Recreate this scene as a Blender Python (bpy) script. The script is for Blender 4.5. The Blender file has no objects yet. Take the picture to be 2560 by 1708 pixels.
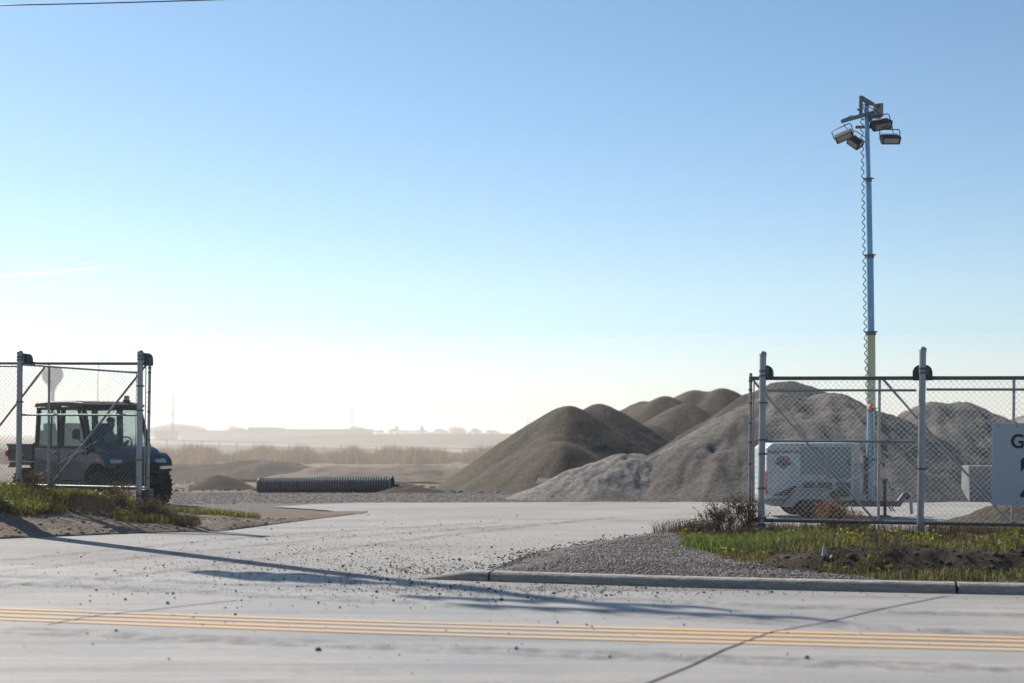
import bpy, bmesh, math, random
import numpy as np
from mathutils import Vector, Matrix, Euler
R = math.radians
random.seed(7); RNG = np.random.default_rng(7)
S = bpy.context.scene
C = S.collection

# ------------------------------------------------------------------ camera, sky, sun, exposure
F_PX, CAM_H, HOR, CX = 3555.6, 1.4, 1085.0, 1280.0
cd = bpy.data.cameras.new('camera'); cam = bpy.data.objects.new('camera', cd); C.objects.link(cam)
cam.location = (0, 0, CAM_H); cam.rotation_euler = (R(90), 0, 0)
cd.lens = 50; cd.sensor_width = 36; cd.shift_y = 231/2560; cd.clip_end = 20000; cd.clip_start = .1
cd.dof.use_dof = True; cd.dof.focus_distance = 18.8; cd.dof.aperture_fstop = 1.6
S.camera = cam
SUN_EL, SUN_AZ = R(38.5), math.atan2(-.68, .73)         # azimuth from +Y towards +X
W = bpy.data.worlds.new('World'); S.world = W; W.use_nodes = True
wn = W.node_tree.nodes; wl = W.node_tree.links
sky = wn.new('ShaderNodeTexSky'); sky.sky_type = 'NISHITA'; sky.sun_disc = False
sky.sun_elevation = SUN_EL; sky.sun_rotation = SUN_AZ
sky.air_density = 1.0; sky.dust_density = .35; sky.ozone_density = 1.5; sky.altitude = 200
bg = wn['Background']; bg.inputs['Strength'].default_value = .08
tint = wn.new('ShaderNodeMix'); tint.data_type = 'RGBA'; tint.blend_type = 'MULTIPLY'; tint.inputs[0].default_value = 1
tint.inputs[7].default_value = (.1085, .1175, .1215, 1); wl.new(sky.outputs['Color'], tint.inputs[6])
gam = wn.new('ShaderNodeGamma'); gam.inputs['Gamma'].default_value = 1.1; wl.new(tint.outputs[2], gam.inputs['Color'])
ten = wn.new('ShaderNodeVectorMath'); ten.operation = 'SCALE'; ten.inputs['Scale'].default_value = 8.6; wl.new(gam.outputs[0], ten.inputs[0]); tcw = wn.new('ShaderNodeTexCoord'); sxyz = wn.new('ShaderNodeSeparateXYZ'); wl.new(tcw.outputs['Generated'], sxyz.inputs[0])
rw = wn.new('ShaderNodeValToRGB'); wl.new(sxyz.outputs['Z'], rw.inputs[0]); el_ = rw.color_ramp.elements; el_[0].position = 0; el_[0].color = (.86, .90, 1.12, 1)
el_[1].position = .30; el_[1].color = (1.0, 1.02, .98, 1); e2 = el_.new(.10); e2.color = (1.12, 1.05, 1.04, 1)
tm2 = wn.new('ShaderNodeMix'); tm2.data_type = 'RGBA'; tm2.blend_type = 'MULTIPLY'; tm2.inputs[0].default_value = 1
wl.new(ten.outputs[0], tm2.inputs[6]); wl.new(rw.outputs[0], tm2.inputs[7]); wl.new(tm2.outputs[2], bg.inputs['Color'])
sd = bpy.data.lights.new('sun', 'SUN'); sun = bpy.data.objects.new('sun', sd); C.objects.link(sun)
sd.energy = 5.0; sd.angle = R(.53); sd.color = (1, .93, .83)
sv = Vector((math.sin(SUN_AZ)*math.cos(SUN_EL), math.cos(SUN_AZ)*math.cos(SUN_EL), math.sin(SUN_EL)))
sun.rotation_euler = sv.to_track_quat('Z', 'Y').to_euler()
S.view_settings.view_transform = 'Standard'; S.view_settings.look = 'None'
S.view_settings.exposure = .6; S.view_settings.gamma = 1
S.render.engine = 'CYCLES'
try:
    S.cycles.use_denoising = True; S.cycles.denoiser = 'OPENIMAGEDENOISE'
    S.cycles.max_bounces = 6; S.cycles.transparent_max_bounces = 24; S.cycles.volume_bounces = 1
    S.cycles.caustics_reflective = False; S.cycles.caustics_refractive = False
    S.cycles.sample_clamp_indirect = 6
except Exception: pass

# ------------------------------------------------------------------ helpers
def G(px, py, z=0.0):
    Y = (CAM_H - z)*F_PX/(py - HOR); return Vector(((px - CX)/F_PX*Y, Y, z))
def P(px, py, Y): return Vector(((px - CX)/F_PX*Y, Y, CAM_H - (py - HOR)/F_PX*Y))
def sm(a, b, x):
    t = np.clip((np.asarray(x, float) - a)/(b - a), 0, 1); return t*t*(3 - 2*t)
_tab = RNG.random((256, 256))
def vnoise(x, y):
    x = np.asarray(x, float); y = np.asarray(y, float)
    xi = np.floor(x).astype(int); yi = np.floor(y).astype(int); fx = x - xi; fy = y - yi
    fx = fx*fx*(3 - 2*fx); fy = fy*fy*(3 - 2*fy)
    g = lambda i, j: _tab[i % 256, j % 256]
    return (g(xi, yi)*(1-fx) + g(xi+1, yi)*fx)*(1-fy) + (g(xi, yi+1)*(1-fx) + g(xi+1, yi+1)*fx)*fy
def fbm(x, y, o=4):
    s = 0; a = .5
    for k in range(o): s = s + a*(vnoise(x*2**k + 17.3*k, y*2**k + 5.1*k) - .5); a *= .5
    return s

class MB:
    def __init__(s): s.v = []; s.f = []; s.n = 0
    def add(s, vs, fs):
        b = s.n; s.v.extend([tuple(p) for p in vs]); s.n += len(vs)
        s.f.extend([tuple(i + b for i in f) for f in fs]); return s
    def box(s, c, d, rot=None):
        c = Vector(c); d = [q/2 for q in d]; vs = []
        for x in (-1, 1):
            for y in (-1, 1):
                for z in (-1, 1):
                    p = Vector((x*d[0], y*d[1], z*d[2]))
                    if rot is not None: p = rot @ p
                    vs.append(c + p)
        return s.add(vs, [(0,1,3,2),(4,6,7,5),(0,4,5,1),(2,3,7,6),(0,2,6,4),(1,5,7,3)])
    def tube(s, p0, p1, r0, r1=None, n=10, cap=True):
        p0 = Vector(p0); p1 = Vector(p1); r1 = r0 if r1 is None else r1
        d = (p1 - p0).normalized(); a = d.orthogonal().normalized(); b = d.cross(a)
        vs = []
        for p, r in ((p0, r0), (p1, r1)):
            for i in range(n):
                t = 2*math.pi*i/n; vs.append(p + a*math.cos(t)*r + b*math.sin(t)*r)
        fs = [(i, (i+1) % n, n + (i+1) % n, n + i) for i in range(n)]
        if cap: fs += [tuple(reversed(range(n))), tuple(range(n, 2*n))]
        return s.add(vs, fs)
    def path(s, pts, r, n=6, closed=False):
        pts = [Vector(p) for p in pts]; m = len(pts); vs = []; a = None
        for k in range(m):
            d = (pts[(k+1) % m if closed else min(k+1, m-1)] - pts[(k-1) % m if closed else max(k-1, 0)]).normalized()
            a = d.orthogonal().normalized() if a is None else (a - d*a.dot(d)).normalized()
            b = d.cross(a); rr = r[k] if hasattr(r, '__len__') else r
            for i in range(n):
                t = 2*math.pi*i/n; vs.append(pts[k] + a*math.cos(t)*rr + b*math.sin(t)*rr)
        fs = []
        for k in range(m if closed else m-1):
            q = (k+1) % m
            fs += [(k*n+i, k*n+(i+1) % n, q*n+(i+1) % n, q*n+i) for i in range(n)]
        if not closed: fs += [tuple(reversed(range(n))), tuple(range((m-1)*n, m*n))]
        return s.add(vs, fs)
    def prism(s, pts, M, d0, d1):
        """2-D outline (a,b) extruded along c from d0 to d1; M maps (a,b,c) to space."""
        n = len(pts); vs = [M @ Vector((a, b, d0)) for a, b in pts] + [M @ Vector((a, b, d1)) for a, b in pts]
        fs = [tuple(range(n)), tuple(reversed(range(n, 2*n)))] + [(i, n+i, n+(i+1) % n, (i+1) % n) for i in range(n)]
        return s.add(vs, fs)
    def lathe(s, prof, M, n=24):
        m = len(prof); vs = []
        for i in range(n):
            t = 2*math.pi*i/n
            for r, h in prof: vs.append(M @ Vector((r*math.cos(t), r*math.sin(t), h)))
        fs = [(i*m+k, ((i+1) % n)*m+k, ((i+1) % n)*m+k+1, i*m+k+1) for i in range(n) for k in range(m-1)]
        return s.add(vs, fs)
    def build(s, name, mat, parent=None, bevel=0, smooth=35, world=False, recalc=True):
        me = bpy.data.meshes.new(name)
        vs = s.v
        if world and parent is not None:
            Mi = wm(parent).inverted(); vs = [tuple(Mi @ Vector(p)) for p in s.v]
        me.from_pydata(vs, [], s.f)
        if recalc:
            bm = bmesh.new(); bm.from_mesh(me); bmesh.ops.recalc_face_normals(bm, faces=bm.faces); bm.to_mesh(me); bm.free()
        return link(name, me, mat, parent, bevel, smooth)
def wm(o):
    M = Matrix.Identity(4)
    while o is not None: M = Matrix.LocRotScale(o.location, o.rotation_euler, o.scale) @ M; o = o.parent
    return M
def link(name, me, mat, parent=None, bevel=0, smooth=35):
    me.materials.append(mat)
    if smooth:
        me.shade_smooth()
        try: me.set_sharp_from_angle(angle=R(smooth))
        except Exception: pass
    o = bpy.data.objects.new(name, me); C.objects.link(o)
    if parent is not None: o.parent = parent
    if bevel:
        b = o.modifiers.new('bevel', 'BEVEL'); b.width = bevel; b.segments = 2; b.limit_method = 'ANGLE'; b.angle_limit = R(40)
    return o
def npmesh(name, V, Fq, mat, parent=None, smooth=0):
    """V (n,3); Fq list of arrays of faces with equal size."""
    me = bpy.data.meshes.new(name)
    me.vertices.add(len(V)); me.vertices.foreach_set('co', np.asarray(V, np.float32).ravel())
    loops = np.concatenate([f.ravel() for f in Fq]).astype(np.int32)
    tot = np.concatenate([np.full(len(f), f.shape[1]) for f in Fq]).astype(np.int32)
    st = np.concatenate([[0], np.cumsum(tot)[:-1]]).astype(np.int32)
    me.loops.add(len(loops)); me.loops.foreach_set('vertex_index', loops)
    me.polygons.add(len(tot)); me.polygons.foreach_set('loop_start', st); me.polygons.foreach_set('loop_total', tot)
    me.update(calc_edges=True); me.validate()
    return link(name, me, mat, parent, 0, smooth)
def thing(name, label, cat, loc=(0, 0, 0), rz=0, group=None):
    o = bpy.data.objects.new(name, None); C.objects.link(o); o.empty_display_size = .2
    o.location = loc; o.rotation_euler = (0, 0, rz); return tag(o, label, cat, group)
def tag(o, label, cat, group=None):
    o['label'] = label; o['category'] = cat
    if group: o['group'] = group
    return o
def kind(o, k): o['kind'] = k; return o
def copy_tree(o, parent=None):
    c = o.copy(); C.objects.link(c)
    if parent is not None: c.parent = parent
    for ch in list(o.children): copy_tree(ch, c)
    return c

# ------------------------------------------------------------------ materials
def mat(name, col=(.5, .5, .5), rough=.7, metal=0, **k):
    m = bpy.data.materials.new(name); m.use_nodes = True
    b = m.node_tree.nodes['Principled BSDF']
    b.inputs['Base Color'].default_value = (*col, 1); b.inputs['Roughness'].default_value = rough; b.inputs['Metallic'].default_value = metal
    for key, v in k.items(): b.inputs[key.replace('_', ' ')].default_value = v
    return m
class NT:
    def __init__(s, m): s.m = m; s.t = m.node_tree; s.n = s.t.nodes; s.b = s.n['Principled BSDF']; s.co = None
    def node(s, ty, **k):
        x = s.n.new(ty)
        for a, v in k.items(): setattr(x, a, v)
        return x
    def ln(s, a, b): s.t.links.new(a, b)
    def coord(s, scale=(1, 1, 1), rot=0, src='Object'):
        if src == 'Geo': o = s.node('ShaderNodeNewGeometry').outputs['Position']
        else: o = s.node('ShaderNodeTexCoord').outputs[src]
        mp = s.node('ShaderNodeMapping'); mp.inputs['Scale'].default_value = scale; mp.inputs['Rotation'].default_value = (0, 0, rot)
        s.ln(o, mp.inputs['Vector']); return mp.outputs['Vector']
    def noise(s, vec, scale, det=4, rough=.55, dist=0):
        x = s.node('ShaderNodeTexNoise'); x.inputs['Scale'].default_value = scale; x.inputs['Detail'].default_value = det
        x.inputs['Roughness'].default_value = rough; x.inputs['Distortion'].default_value = dist; s.ln(vec, x.inputs['Vector']); return x.outputs['Fac']
    def ramp(s, fac, stops):
        x = s.node('ShaderNodeValToRGB'); e = x.color_ramp.elements
        while len(e) < len(stops): e.new(.5)
        for q, (p, c) in zip(e, stops): q.position = p; q.color = (*c, 1) if len(c) == 3 else c
        s.ln(fac, x.inputs['Fac']); return x.outputs['Color']
    def mix(s, a, b, fac, mode='MIX'):
        x = s.node('ShaderNodeMix', data_type='RGBA', blend_type=mode)
        for inp, v in ((x.inputs[0], fac), (x.inputs[6], a), (x.inputs[7], b)):
            if hasattr(v, 'is_linked') or hasattr(v, 'links'): s.ln(v, inp)
            else: inp.default_value = v if isinstance(v, (int, float)) else (*v, 1)
        return x.outputs[2]
    def bump(s, h, strength=.4, dist=.01):
        x = s.node('ShaderNodeBump'); x.inputs['Strength'].default_value = strength; x.inputs['Distance'].default_value = dist
        prev = s.b.inputs['Normal']
        if prev.is_linked: s.ln(prev.links[0].from_socket, x.inputs['Normal'])
        s.ln(h, x.inputs['Height']); s.ln(x.outputs['Normal'], prev); return x
    def base(s, c): s.ln(c, s.b.inputs['Base Color']); return s
    def rough(s, fac, lo, hi):
        x = s.node('ShaderNodeMapRange'); x.inputs['To Min'].default_value = lo; x.inputs['To Max'].default_value = hi
        s.ln(fac, x.inputs['Value']); s.ln(x.outputs[0], s.b.inputs['Roughness'])
def varied(name, a, b, scale=8, rough=.7, metal=0, bump=0, bscale=60, bdist=.004, **k):
    m = mat(name, a, rough, metal, **k); n = NT(m); v = n.coord()
    f = n.noise(v, scale, 5); n.base(n.ramp(f, [(.3, a), (.7, b)]))
    if bump: n.bump(n.noise(v, bscale, 4), bump, bdist)
    return m
ROADROT = math.atan(.25)
def m_road():
    m = mat('concrete_road', (.36, .35, .34), .62, Specular_IOR_Level=.14); n = NT(m)
    v = n.coord(rot=ROADROT)
    big = n.noise(v, .5, 5, .6); streak = n.noise(n.coord((.12, 2.2, 1), ROADROT), 1.6, 5, .6, .4)
    fine = n.noise(v, 90, 3, .7); tyre = n.noise(n.coord((.05, 1.1, 1), ROADROT), 1.2, 3, .5)
    c = n.ramp(streak, [(.25, (.265, .255, .24)), (.55, (.335, .323, .306)), (.8, (.395, .381, .362))])
    c = n.mix(c, n.ramp(big, [(.3, (.84, .84, .85)), (.75, (1.08, 1.07, 1.04))]), .9, 'MULTIPLY')
    c = n.mix(c, n.ramp(fine, [(.3, (.55, .55, .56)), (.5, (1, 1, 1)), (.7, (1.22, 1.22, 1.22))]), .85, 'MULTIPLY')
    mid = n.noise(v, 7, 5, .7); c = n.mix(c, n.ramp(mid, [(.3, (.85, .85, .86)), (.55, (1.02, 1.02, 1.01))]), .5, 'MULTIPLY')
    hair = n.noise(n.coord((.10, 9, 1), ROADROT), 2.2, 4, .65); c = n.mix(c, n.ramp(hair, [(.34, (.84, .84, .85)), (.5, (1, 1, 1)), (.7, (1.07, 1.07, 1.06))]), .9, 'MULTIPLY')
    salt = n.noise(v, 34, 2, .6); c = n.mix(c, n.ramp(salt, [(.30, (.62, .62, .63)), (.38, (1, 1, 1))]), .8, 'MULTIPLY')
    stain = n.noise(n.coord((.35, .8, 1), ROADROT), 2.6, 6, .7, 1.2); c = n.mix(c, n.ramp(stain, [(.30, (.70, .69, .68)), (.42, (1, 1, 1))]), .7, 'MULTIPLY')
    c = n.mix(c, n.ramp(tyre, [(.36, (.74, .74, .76)), (.48, (1, 1, 1))]), .85, 'MULTIPLY')
    n.base(c); n.rough(big, .40, .62)
    w = n.node('ShaderNodeTexWave', wave_type='BANDS', bands_direction='X'); w.inputs['Scale'].default_value = 7
    w.inputs['Distortion'].default_value = 1.5; w.inputs['Detail'].default_value = 2; n.ln(v, w.inputs['Vector'])
    n.bump(w.outputs['Fac'], .04, .004); n.bump(fine, .45, .004); n.bump(streak, .25, .01)
    return m
def m_drive():
    m = mat('dusty_asphalt', (.3, .29, .28), .75, Specular_IOR_Level=.14); n = NT(m); v = n.coord()
    big = n.noise(n.coord((.35, .9, 1), .5), 1.0, 5, .6, .6); fine = n.noise(v, 55, 4, .75); grit = n.noise(v, 160, 2)
    c = n.ramp(big, [(.28, (.25, .239, .224)), (.5, (.32, .307, .289)), (.75, (.375, .361, .34))])
    c = n.mix(c, n.ramp(fine, [(.36, (.55, .55, .56)), (.52, (1, 1, 1)), (.66, (1.22, 1.22, 1.22))]), .9, 'MULTIPLY')
    n.base(c); n.rough(big, .62, .82); n.bump(fine, .9, .014); n.bump(grit, .4, .004); return m
def m_dirt(name, a, b, c_, s1=1.2, bump=.8, bd=.03):
    m = mat(name, a, .95, Specular_IOR_Level=.08); n = NT(m); v = n.coord()
    f = n.noise(v, s1, 6, .6); g = n.noise(v, s1*9, 5, .65); h = n.noise(v, s1*60, 3, .7)
    c = n.ramp(f, [(.3, a), (.5, b), (.7, c_)])
    c = n.mix(c, n.ramp(g, [(.3, (.65, .65, .65)), (.7, (1.2, 1.18, 1.15))]), .8, 'MULTIPLY')
    c = n.mix(c, n.ramp(h, [(.3, (.75, .75, .75)), (.7, (1.15, 1.15, 1.15))]), .7, 'MULTIPLY')
    n.base(c); n.bump(g, bump, bd); n.bump(h, .6, bd*.3); return m
def m_pile(name, a, b, grain=26, streakrot=0):
    m = mat(name, a, .95, Specular_IOR_Level=.1); n = NT(m); v = n.coord()
    st = n.noise(n.coord((1, 1, .35)), 1.1, 5, .6, .5); g = n.noise(v, grain, 4, .75); h = n.noise(v, grain*.25, 4, .6)
    c = n.ramp(st, [(.3, a), (.7, b)])
    c = n.mix(c, n.ramp(g, [(.36, (.60, .60, .61)), (.5, (1, 1, 1)), (.66, (1.32, 1.3, 1.28))]), .85, 'MULTIPLY')
    c = n.mix(c, n.ramp(h, [(.3, (.82, .82, .83)), (.7, (1.12, 1.11, 1.1))]), .8, 'MULTIPLY')
    n.base(c); n.bump(g, .7, .022); n.bump(h, .4, .04); return m
def m_island(name, stops, rough=.6, trans=.25):
    m = mat(name, stops[0], rough, Specular_IOR_Level=.18); n = NT(m)
    rnd = n.node('ShaderNodeNewGeometry').outputs['Random Per Island']
    pn = n.noise(n.coord(), .9, 3)
    mx = n.node('ShaderNodeMath', operation='MULTIPLY_ADD'); mx.inputs[1].default_value = .55; n.ln(rnd, mx.inputs[0])
    m2 = n.node('ShaderNodeMath', operation='MULTIPLY'); m2.inputs[1].default_value = .45; n.ln(pn, m2.inputs[0]); n.ln(m2.outputs[0], mx.inputs[2])
    k = len(stops); c = n.ramp(mx.outputs[0], [(.2 + .6*i/(k-1), s) for i, s in enumerate(stops)])
    n.base(c)
    if trans:
        tr = n.node('ShaderNodeBsdfTranslucent'); n.ln(c, tr.inputs['Color'])
        ms = n.node('ShaderNodeMixShader'); ms.inputs[0].default_value = trans
        n.ln(n.b.outputs[0], ms.inputs[1]); n.ln(tr.outputs[0], ms.inputs[2]); n.ln(ms.outputs[0], n.n['Material Output'].inputs['Surface'])
    return m
def m_glass(name, tint=(.75, .9, .9), refl=.12):
    m = bpy.data.materials.new(name); m.use_nodes = True; n = m.node_tree.nodes; n.clear()
    o = n.new('ShaderNodeOutputMaterial'); t = n.new('ShaderNodeBsdfTransparent'); t.inputs[0].default_value = (*tint, 1)
    g = n.new('ShaderNodeBsdfGlossy'); g.inputs['Roughness'].default_value = .08; g.inputs['Color'].default_value = (.85, .9, .9, 1)
    fr = n.new('ShaderNodeMixShader'); fr.inputs[0].default_value = refl
    l = m.node_tree.links.new; l(t.outputs[0], fr.inputs[1]); l(g.outputs[0], fr.inputs[2]); l(fr.outputs[0], o.inputs['Surface']); return m

M = {}
M['road'] = m_road(); M['drive'] = m_drive()
M['ground'] = m_dirt('yard_dirt', (.125, .10, .078), (.165, .136, .108), (.205, .178, .148), .35)
M['verge'] = m_dirt('verge_soil', (.030, .024, .019), (.055, .044, .034), (.10, .083, .066), 1.6, 1, .05)
M['sand'] = m_dirt('sandy_soil', (.13, .107, .088), (.18, .149, .122), (.23, .195, .162), 1.3, .9, .04)
M['gravelbed'] = m_dirt('gravel_bed', (.15, .142, .132), (.20, .19, .18), (.25, .24, .225), 6, 1, .03)
M['kerb'] = varied('kerb_concrete', (.19, .183, .172), (.28, .268, .25), 5, .85, 0, .6, 30, .02, Specular_IOR_Level=.15)
_n = NT(M['kerb']); _f = _n.noise(_n.coord((1, 1, 9), ROADROT), 5, 5, .65); _n.bump(_f, .9, .05)
_n.base(_n.mix(_n.ramp(_f, [(.3, (.19, .184, .172)), (.6, (.33, .316, .295))]), _n.ramp(_n.noise(_n.coord(), 60, 3), [(.3, (.75, .75, .75)), (.7, (1.15, 1.15, 1.15))]), .7, 'MULTIPLY'))
M['seam'] = mat('joint_sealant', (.05, .048, .045), .8)
M['yellow'] = mat('worn_glare_paled_yellow', (.5, .28, .08), .7, Specular_IOR_Level=.15); _n = NT(M['yellow']); _v = _n.coord()
_w = _n.mix(_n.ramp(_n.noise(_v, 38, 5, .75), [(.36, (0, 0, 0)), (.58, (1, 1, 1))]), _n.ramp(_n.noise(_v, .55, 3), [(.35, (.15, .15, .15)), (.65, (1, 1, 1))]), .9, 'MULTIPLY')  # fine noise is wear; broad noise pales the stripes in place of glare
_n.base(_n.mix((.38, .33, .265), _n.ramp(_n.noise(_v, 6, 3), [(.3, (.64, .32, .085)), (.7, (.56, .35, .15))]), _w))
M['galv'] = varied('galvanised_steel', (.23, .245, .26), (.31, .325, .34), 10, .42, .55, .1, 120, .001)
M['galvdark'] = varied('weathered_galvanised_rail', (.075, .085, .095), (.12, .13, .14), 9, .5, .4)
M['wirebright'] = mat('glint_bright_wire', (.75, .75, .73), .22, .9)  # right mesh: wire colour brightened to stand in for sun glints
M['wire'] = mat('galvanised_wire', (.11, .118, .125), .4, .6)
M['blackpl'] = varied('black_plastic', (.018, .019, .021), (.032, .033, .036), 12, .5)
M['rubber'] = varied('tyre_rubber', (.010, .010, .010), (.032, .029, .026), 7, .85, 0, .3, 60, Specular_IOR_Level=.2)
M['sign'] = varied('grey_sign_face', (.40, .44, .49), (.44, .475, .52), 1.5, .5)
M['black'] = mat('black_lettering', (.012, .012, .014), .6)
M['white'] = varied('white_powder_coat', (.30, .335, .35), (.42, .445, .455), 7, .45, 0)
M['greypanel'] = varied('grey_panel', (.17, .19, .20), (.21, .23, .24), 5, .45)
M['red'] = mat('red_plastic', (.55, .03, .03), .4)
M['amber'] = mat('amber_lens', (.9, .25, .02), .25, 0, Transmission_Weight=.3)
M['mast'] = varied('sky_tinted_mast_steel', (.12, .25, .38), (.17, .31, .43), 5, .3, .6)  # blue base colour stands in for sky reflected in the steel
M['lamp'] = mat('floodlight_lens', (.27, .245, .21), .3)
M['headsteel'] = varied('grey_bracket_steel', (.10, .12, .145), (.14, .165, .19), 10, .5, .5)
M['utv'] = varied('slate_vehicle_paint', (.022, .038, .058), (.038, .056, .08), 3, .35, .2)
M['dusty'] = varied('dust_coated_panel', (.052, .056, .062), (.088, .085, .085), 4, .8)
M['utvdark'] = varied('dark_vehicle_plastic', (.008, .009, .01), (.018, .018, .018), 5, .55, Specular_IOR_Level=.3)
M['glass'] = m_glass('cab_glass', (.82, .88, .87), .07)
M['carglass'] = mat('car_window', (.03, .035, .04), .08)
M['skin'] = mat('skin', (.42, .26, .19), .55); M['vest'] = varied('green_safety_vest', (.05, .33, .08), (.08, .42, .12), 9, .8)
M['cloth'] = varied('dark_work_jacket', (.02, .022, .027), (.035, .037, .042), 9, .9); M['hair'] = mat('dark_cap', (.015, .015, .017), .8)
M['pile'] = m_pile('crushed_stone', (.090, .083, .077), (.145, .134, .124), 15)
M['pilelight'] = m_pile('pale_screenings', (.15, .14, .128), (.23, .215, .20), 11)
M['pilecoarse'] = m_pile('coarse_stone', (.095, .09, .085), (.13, .123, .116), 12)
M['pilefar'] = m_pile('brown_crushed_stone', (.074, .066, .055), (.095, .082, .066), 13)
M['piledark'] = m_pile('back_peak_stone', (.05, .047, .045), (.075, .07, .066), 16)  # base colour darker than the other stockpiles
M['darkdirt'] = m_dirt('dark_topsoil', (.06, .05, .042), (.09, .075, .06), (.12, .10, .085), 1.5, 1, .06)
M['stone'] = m_island('loose_stone', [(.06, .055, .055), (.10, .095, .095), (.16, .15, .145)], .85, 0)
M['pebble'] = m_island('pale_gravel', [(.085, .077, .07), (.15, .138, .126), (.26, .242, .225)], .85, 0)
M['clod'] = m_island('sandy_clods', [(.13, .105, .085), (.21, .17, .14), (.28, .23, .19)], .95, 0); M['darkclod'] = m_island('dark_clods', [(.022, .017, .014), (.045, .036, .029), (.085, .068, .055)], .95, 0)
M['grass'] = m_island('grass_blades', [(.018, .024, .007), (.045, .065, .012), (.12, .14, .025), (.27, .23, .07), (.16, .11, .05)], .5, .5)
M['grasslush'] = m_island('lush_grass_blades', [(.02, .042, .009), (.05, .10, .015), (.14, .20, .03), (.20, .20, .06)], .5, .5)
M['weedleaf'] = m_island('broad_weed_leaves', [(.04, .06, .012), (.13, .15, .025), (.30, .27, .035)], .5, .5)
M['dry'] = m_island('dry_grass', [(.14, .085, .045), (.25, .16, .085), (.36, .245, .135)], .8, .3)
M['drydark'] = m_island('dead_weed', [(.05, .038, .028), (.10, .072, .05), (.15, .105, .07)], .8, .2)
M['rust'] = m_island('rusty_weed', [(.13, .06, .025), (.22, .11, .05), (.30, .17, .08)], .8, .3)
M['twig'] = m_island('bare_twigs', [(.12, .095, .08), (.17, .14, .12), (.21, .18, .155)], .9, 0)
M['ever'] = m_island('evergreen_needles', [(.025, .04, .03), (.04, .06, .045)], .8, .1)
M['bark'] = varied('bark', (.09, .075, .06), (.14, .12, .1), 6, .9)
M['wood'] = varied('weathered_pole', (.12, .10, .085), (.17, .15, .13), 6, .9)
M['culvert'] = varied('corrugated_steel', (.105, .105, .10), (.15, .15, .145), 5, .42, .4)
M['concrete'] = varied('block_concrete', (.15, .155, .16), (.21, .213, .215), 3, .9, 0, .5, 25, .01)
M['bldg'] = varied('grey_wall_panel', (.20, .205, .22), (.235, .24, .255), .2, .8)
M['bldgd'] = varied('dark_wall_panel', (.13, .14, .155), (.16, .165, .18), .2, .8)
M['palelot'] = m_dirt('pale_gravel_lot', (.24, .22, .195), (.27, .25, .225), (.31, .285, .255), .05, .2)
M['bank'] = m_dirt('dead_grass_bank', (.14, .115, .095), (.17, .145, .12), (.20, .175, .15), .06, .3)
M['carwhite'] = mat('white_board_and_car_glint', (.8, .8, .8), .2); M['cardark'] = mat('dark_car_paint', (.05, .055, .065), .25); M['carsilver'] = mat('silver_car_paint', (.55, .56, .58), .22, .6)  # white on the far cars stands in for sun glints off windscreens
M['tank'] = varied('tower_paint', (.30, .30, .33), (.34, .34, .365), .5, .6)
M['cable'] = mat('black_cable', (.012, .013, .015), .55)
M['card'] = mat('cardboard', (.34, .25, .17), .8); M['plastic'] = mat('white_litter', (.34, .36, .39), .5)
M['orange'] = mat('orange_plastic', (.62, .10, .02), .5)
# ------------------------------------------------------------------ ground, road, driveway, kerb
KX = np.array([-60, -5.51, -3.69, -.953, 1.87, 4.45, 60.]); KY = np.array([33.8, 15.3, 14.68, 13.71, 12.86, 12.35, 1.35])
def smooth_curve(xs, ys, w=.8):
    xx = np.arange(-58, 58, .1); yy = np.interp(xx, xs, ys)
    k = np.exp(-.5*(np.arange(-30, 31)*.1/w)**2); k /= k.sum()
    y2 = np.convolve(np.pad(yy, 30, mode='reflect', reflect_type='odd'), k, 'valid')
    return lambda x: np.interp(x, xx, y2)
K = smooth_curve(KX, KY)
YC = smooth_curve(np.array([-60, -3.98, -.807, 3.41, 60.]), np.array([26.0, 11.06, 10.25, 9.48, -.3]))
gate_u = Vector((1, -.31, 0)).normalized(); gate_n = Vector((.31, 1, 0)).normalized()   # along the fence, away from the road
FENCE = lambda x: 18.9 - .31*(x - 3.33) if False else np.where(np.asarray(x) < -1, 21.7 - .31*(np.asarray(x) + 5.7), 18.9 - .31*(np.asarray(x) - 3.33))
def ground_h(x, y):
    h = -.035 - .22*sm(33.5, 39, y) - .30*sm(39, 60, y)
    h = h + .10*fbm(x*.5, y*.5, 4)*sm(34, 42, y) + .03*fbm(x*1.3, y*1.3, 3)*sm(33, 36, y)
    return h - .2*sm(10, 3, y)*0
def grid(xs, ys, hf):
    X, Y = np.meshgrid(xs, ys); Z = hf(X, Y)
    V = np.stack([X, Y, Z], -1).reshape(-1, 3); nx = len(xs); ny = len(ys)
    i = np.arange(nx*ny).reshape(ny, nx)
    Fq = np.stack([i[:-1, :-1], i[:-1, 1:], i[1:, 1:], i[1:, :-1]], -1).reshape(-1, 4)
    return V, Fq
gx = np.concatenate([-np.geomspace(2500, 26, 30), np.linspace(-25, 25, 126), np.geomspace(26, 2500, 30)])
gy = np.concatenate([np.linspace(-200, 20, 12), np.linspace(22, 100, 196), np.geomspace(102, 2500, 40)])
V, Fq = grid(gx, gy, ground_h)
kind(npmesh('ground', V, [Fq], M['ground'], smooth=180), 'structure')

def strip(name, xs, y0, y1, z, m, nj=2):
    V = []; xs = np.asarray(xs)
    for t in np.linspace(0, 1, nj):
        V.append(np.stack([xs, y0*(1-t) + y1*t, np.full(len(xs), z)], -1))
    V = np.concatenate(V); n = len(xs); i = np.arange(n*nj).reshape(nj, n)
    Fq = np.stack([i[:-1, :-1], i[:-1, 1:], i[1:, 1:], i[1:, :-1]], -1).reshape(-1, 4)
    return npmesh(name, V, [Fq], m)
xs = np.linspace(-55, 55, 441)
kind(strip('road', xs, K(xs) - 10.5, K(xs), 0.0, M['road']), 'structure')
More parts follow.
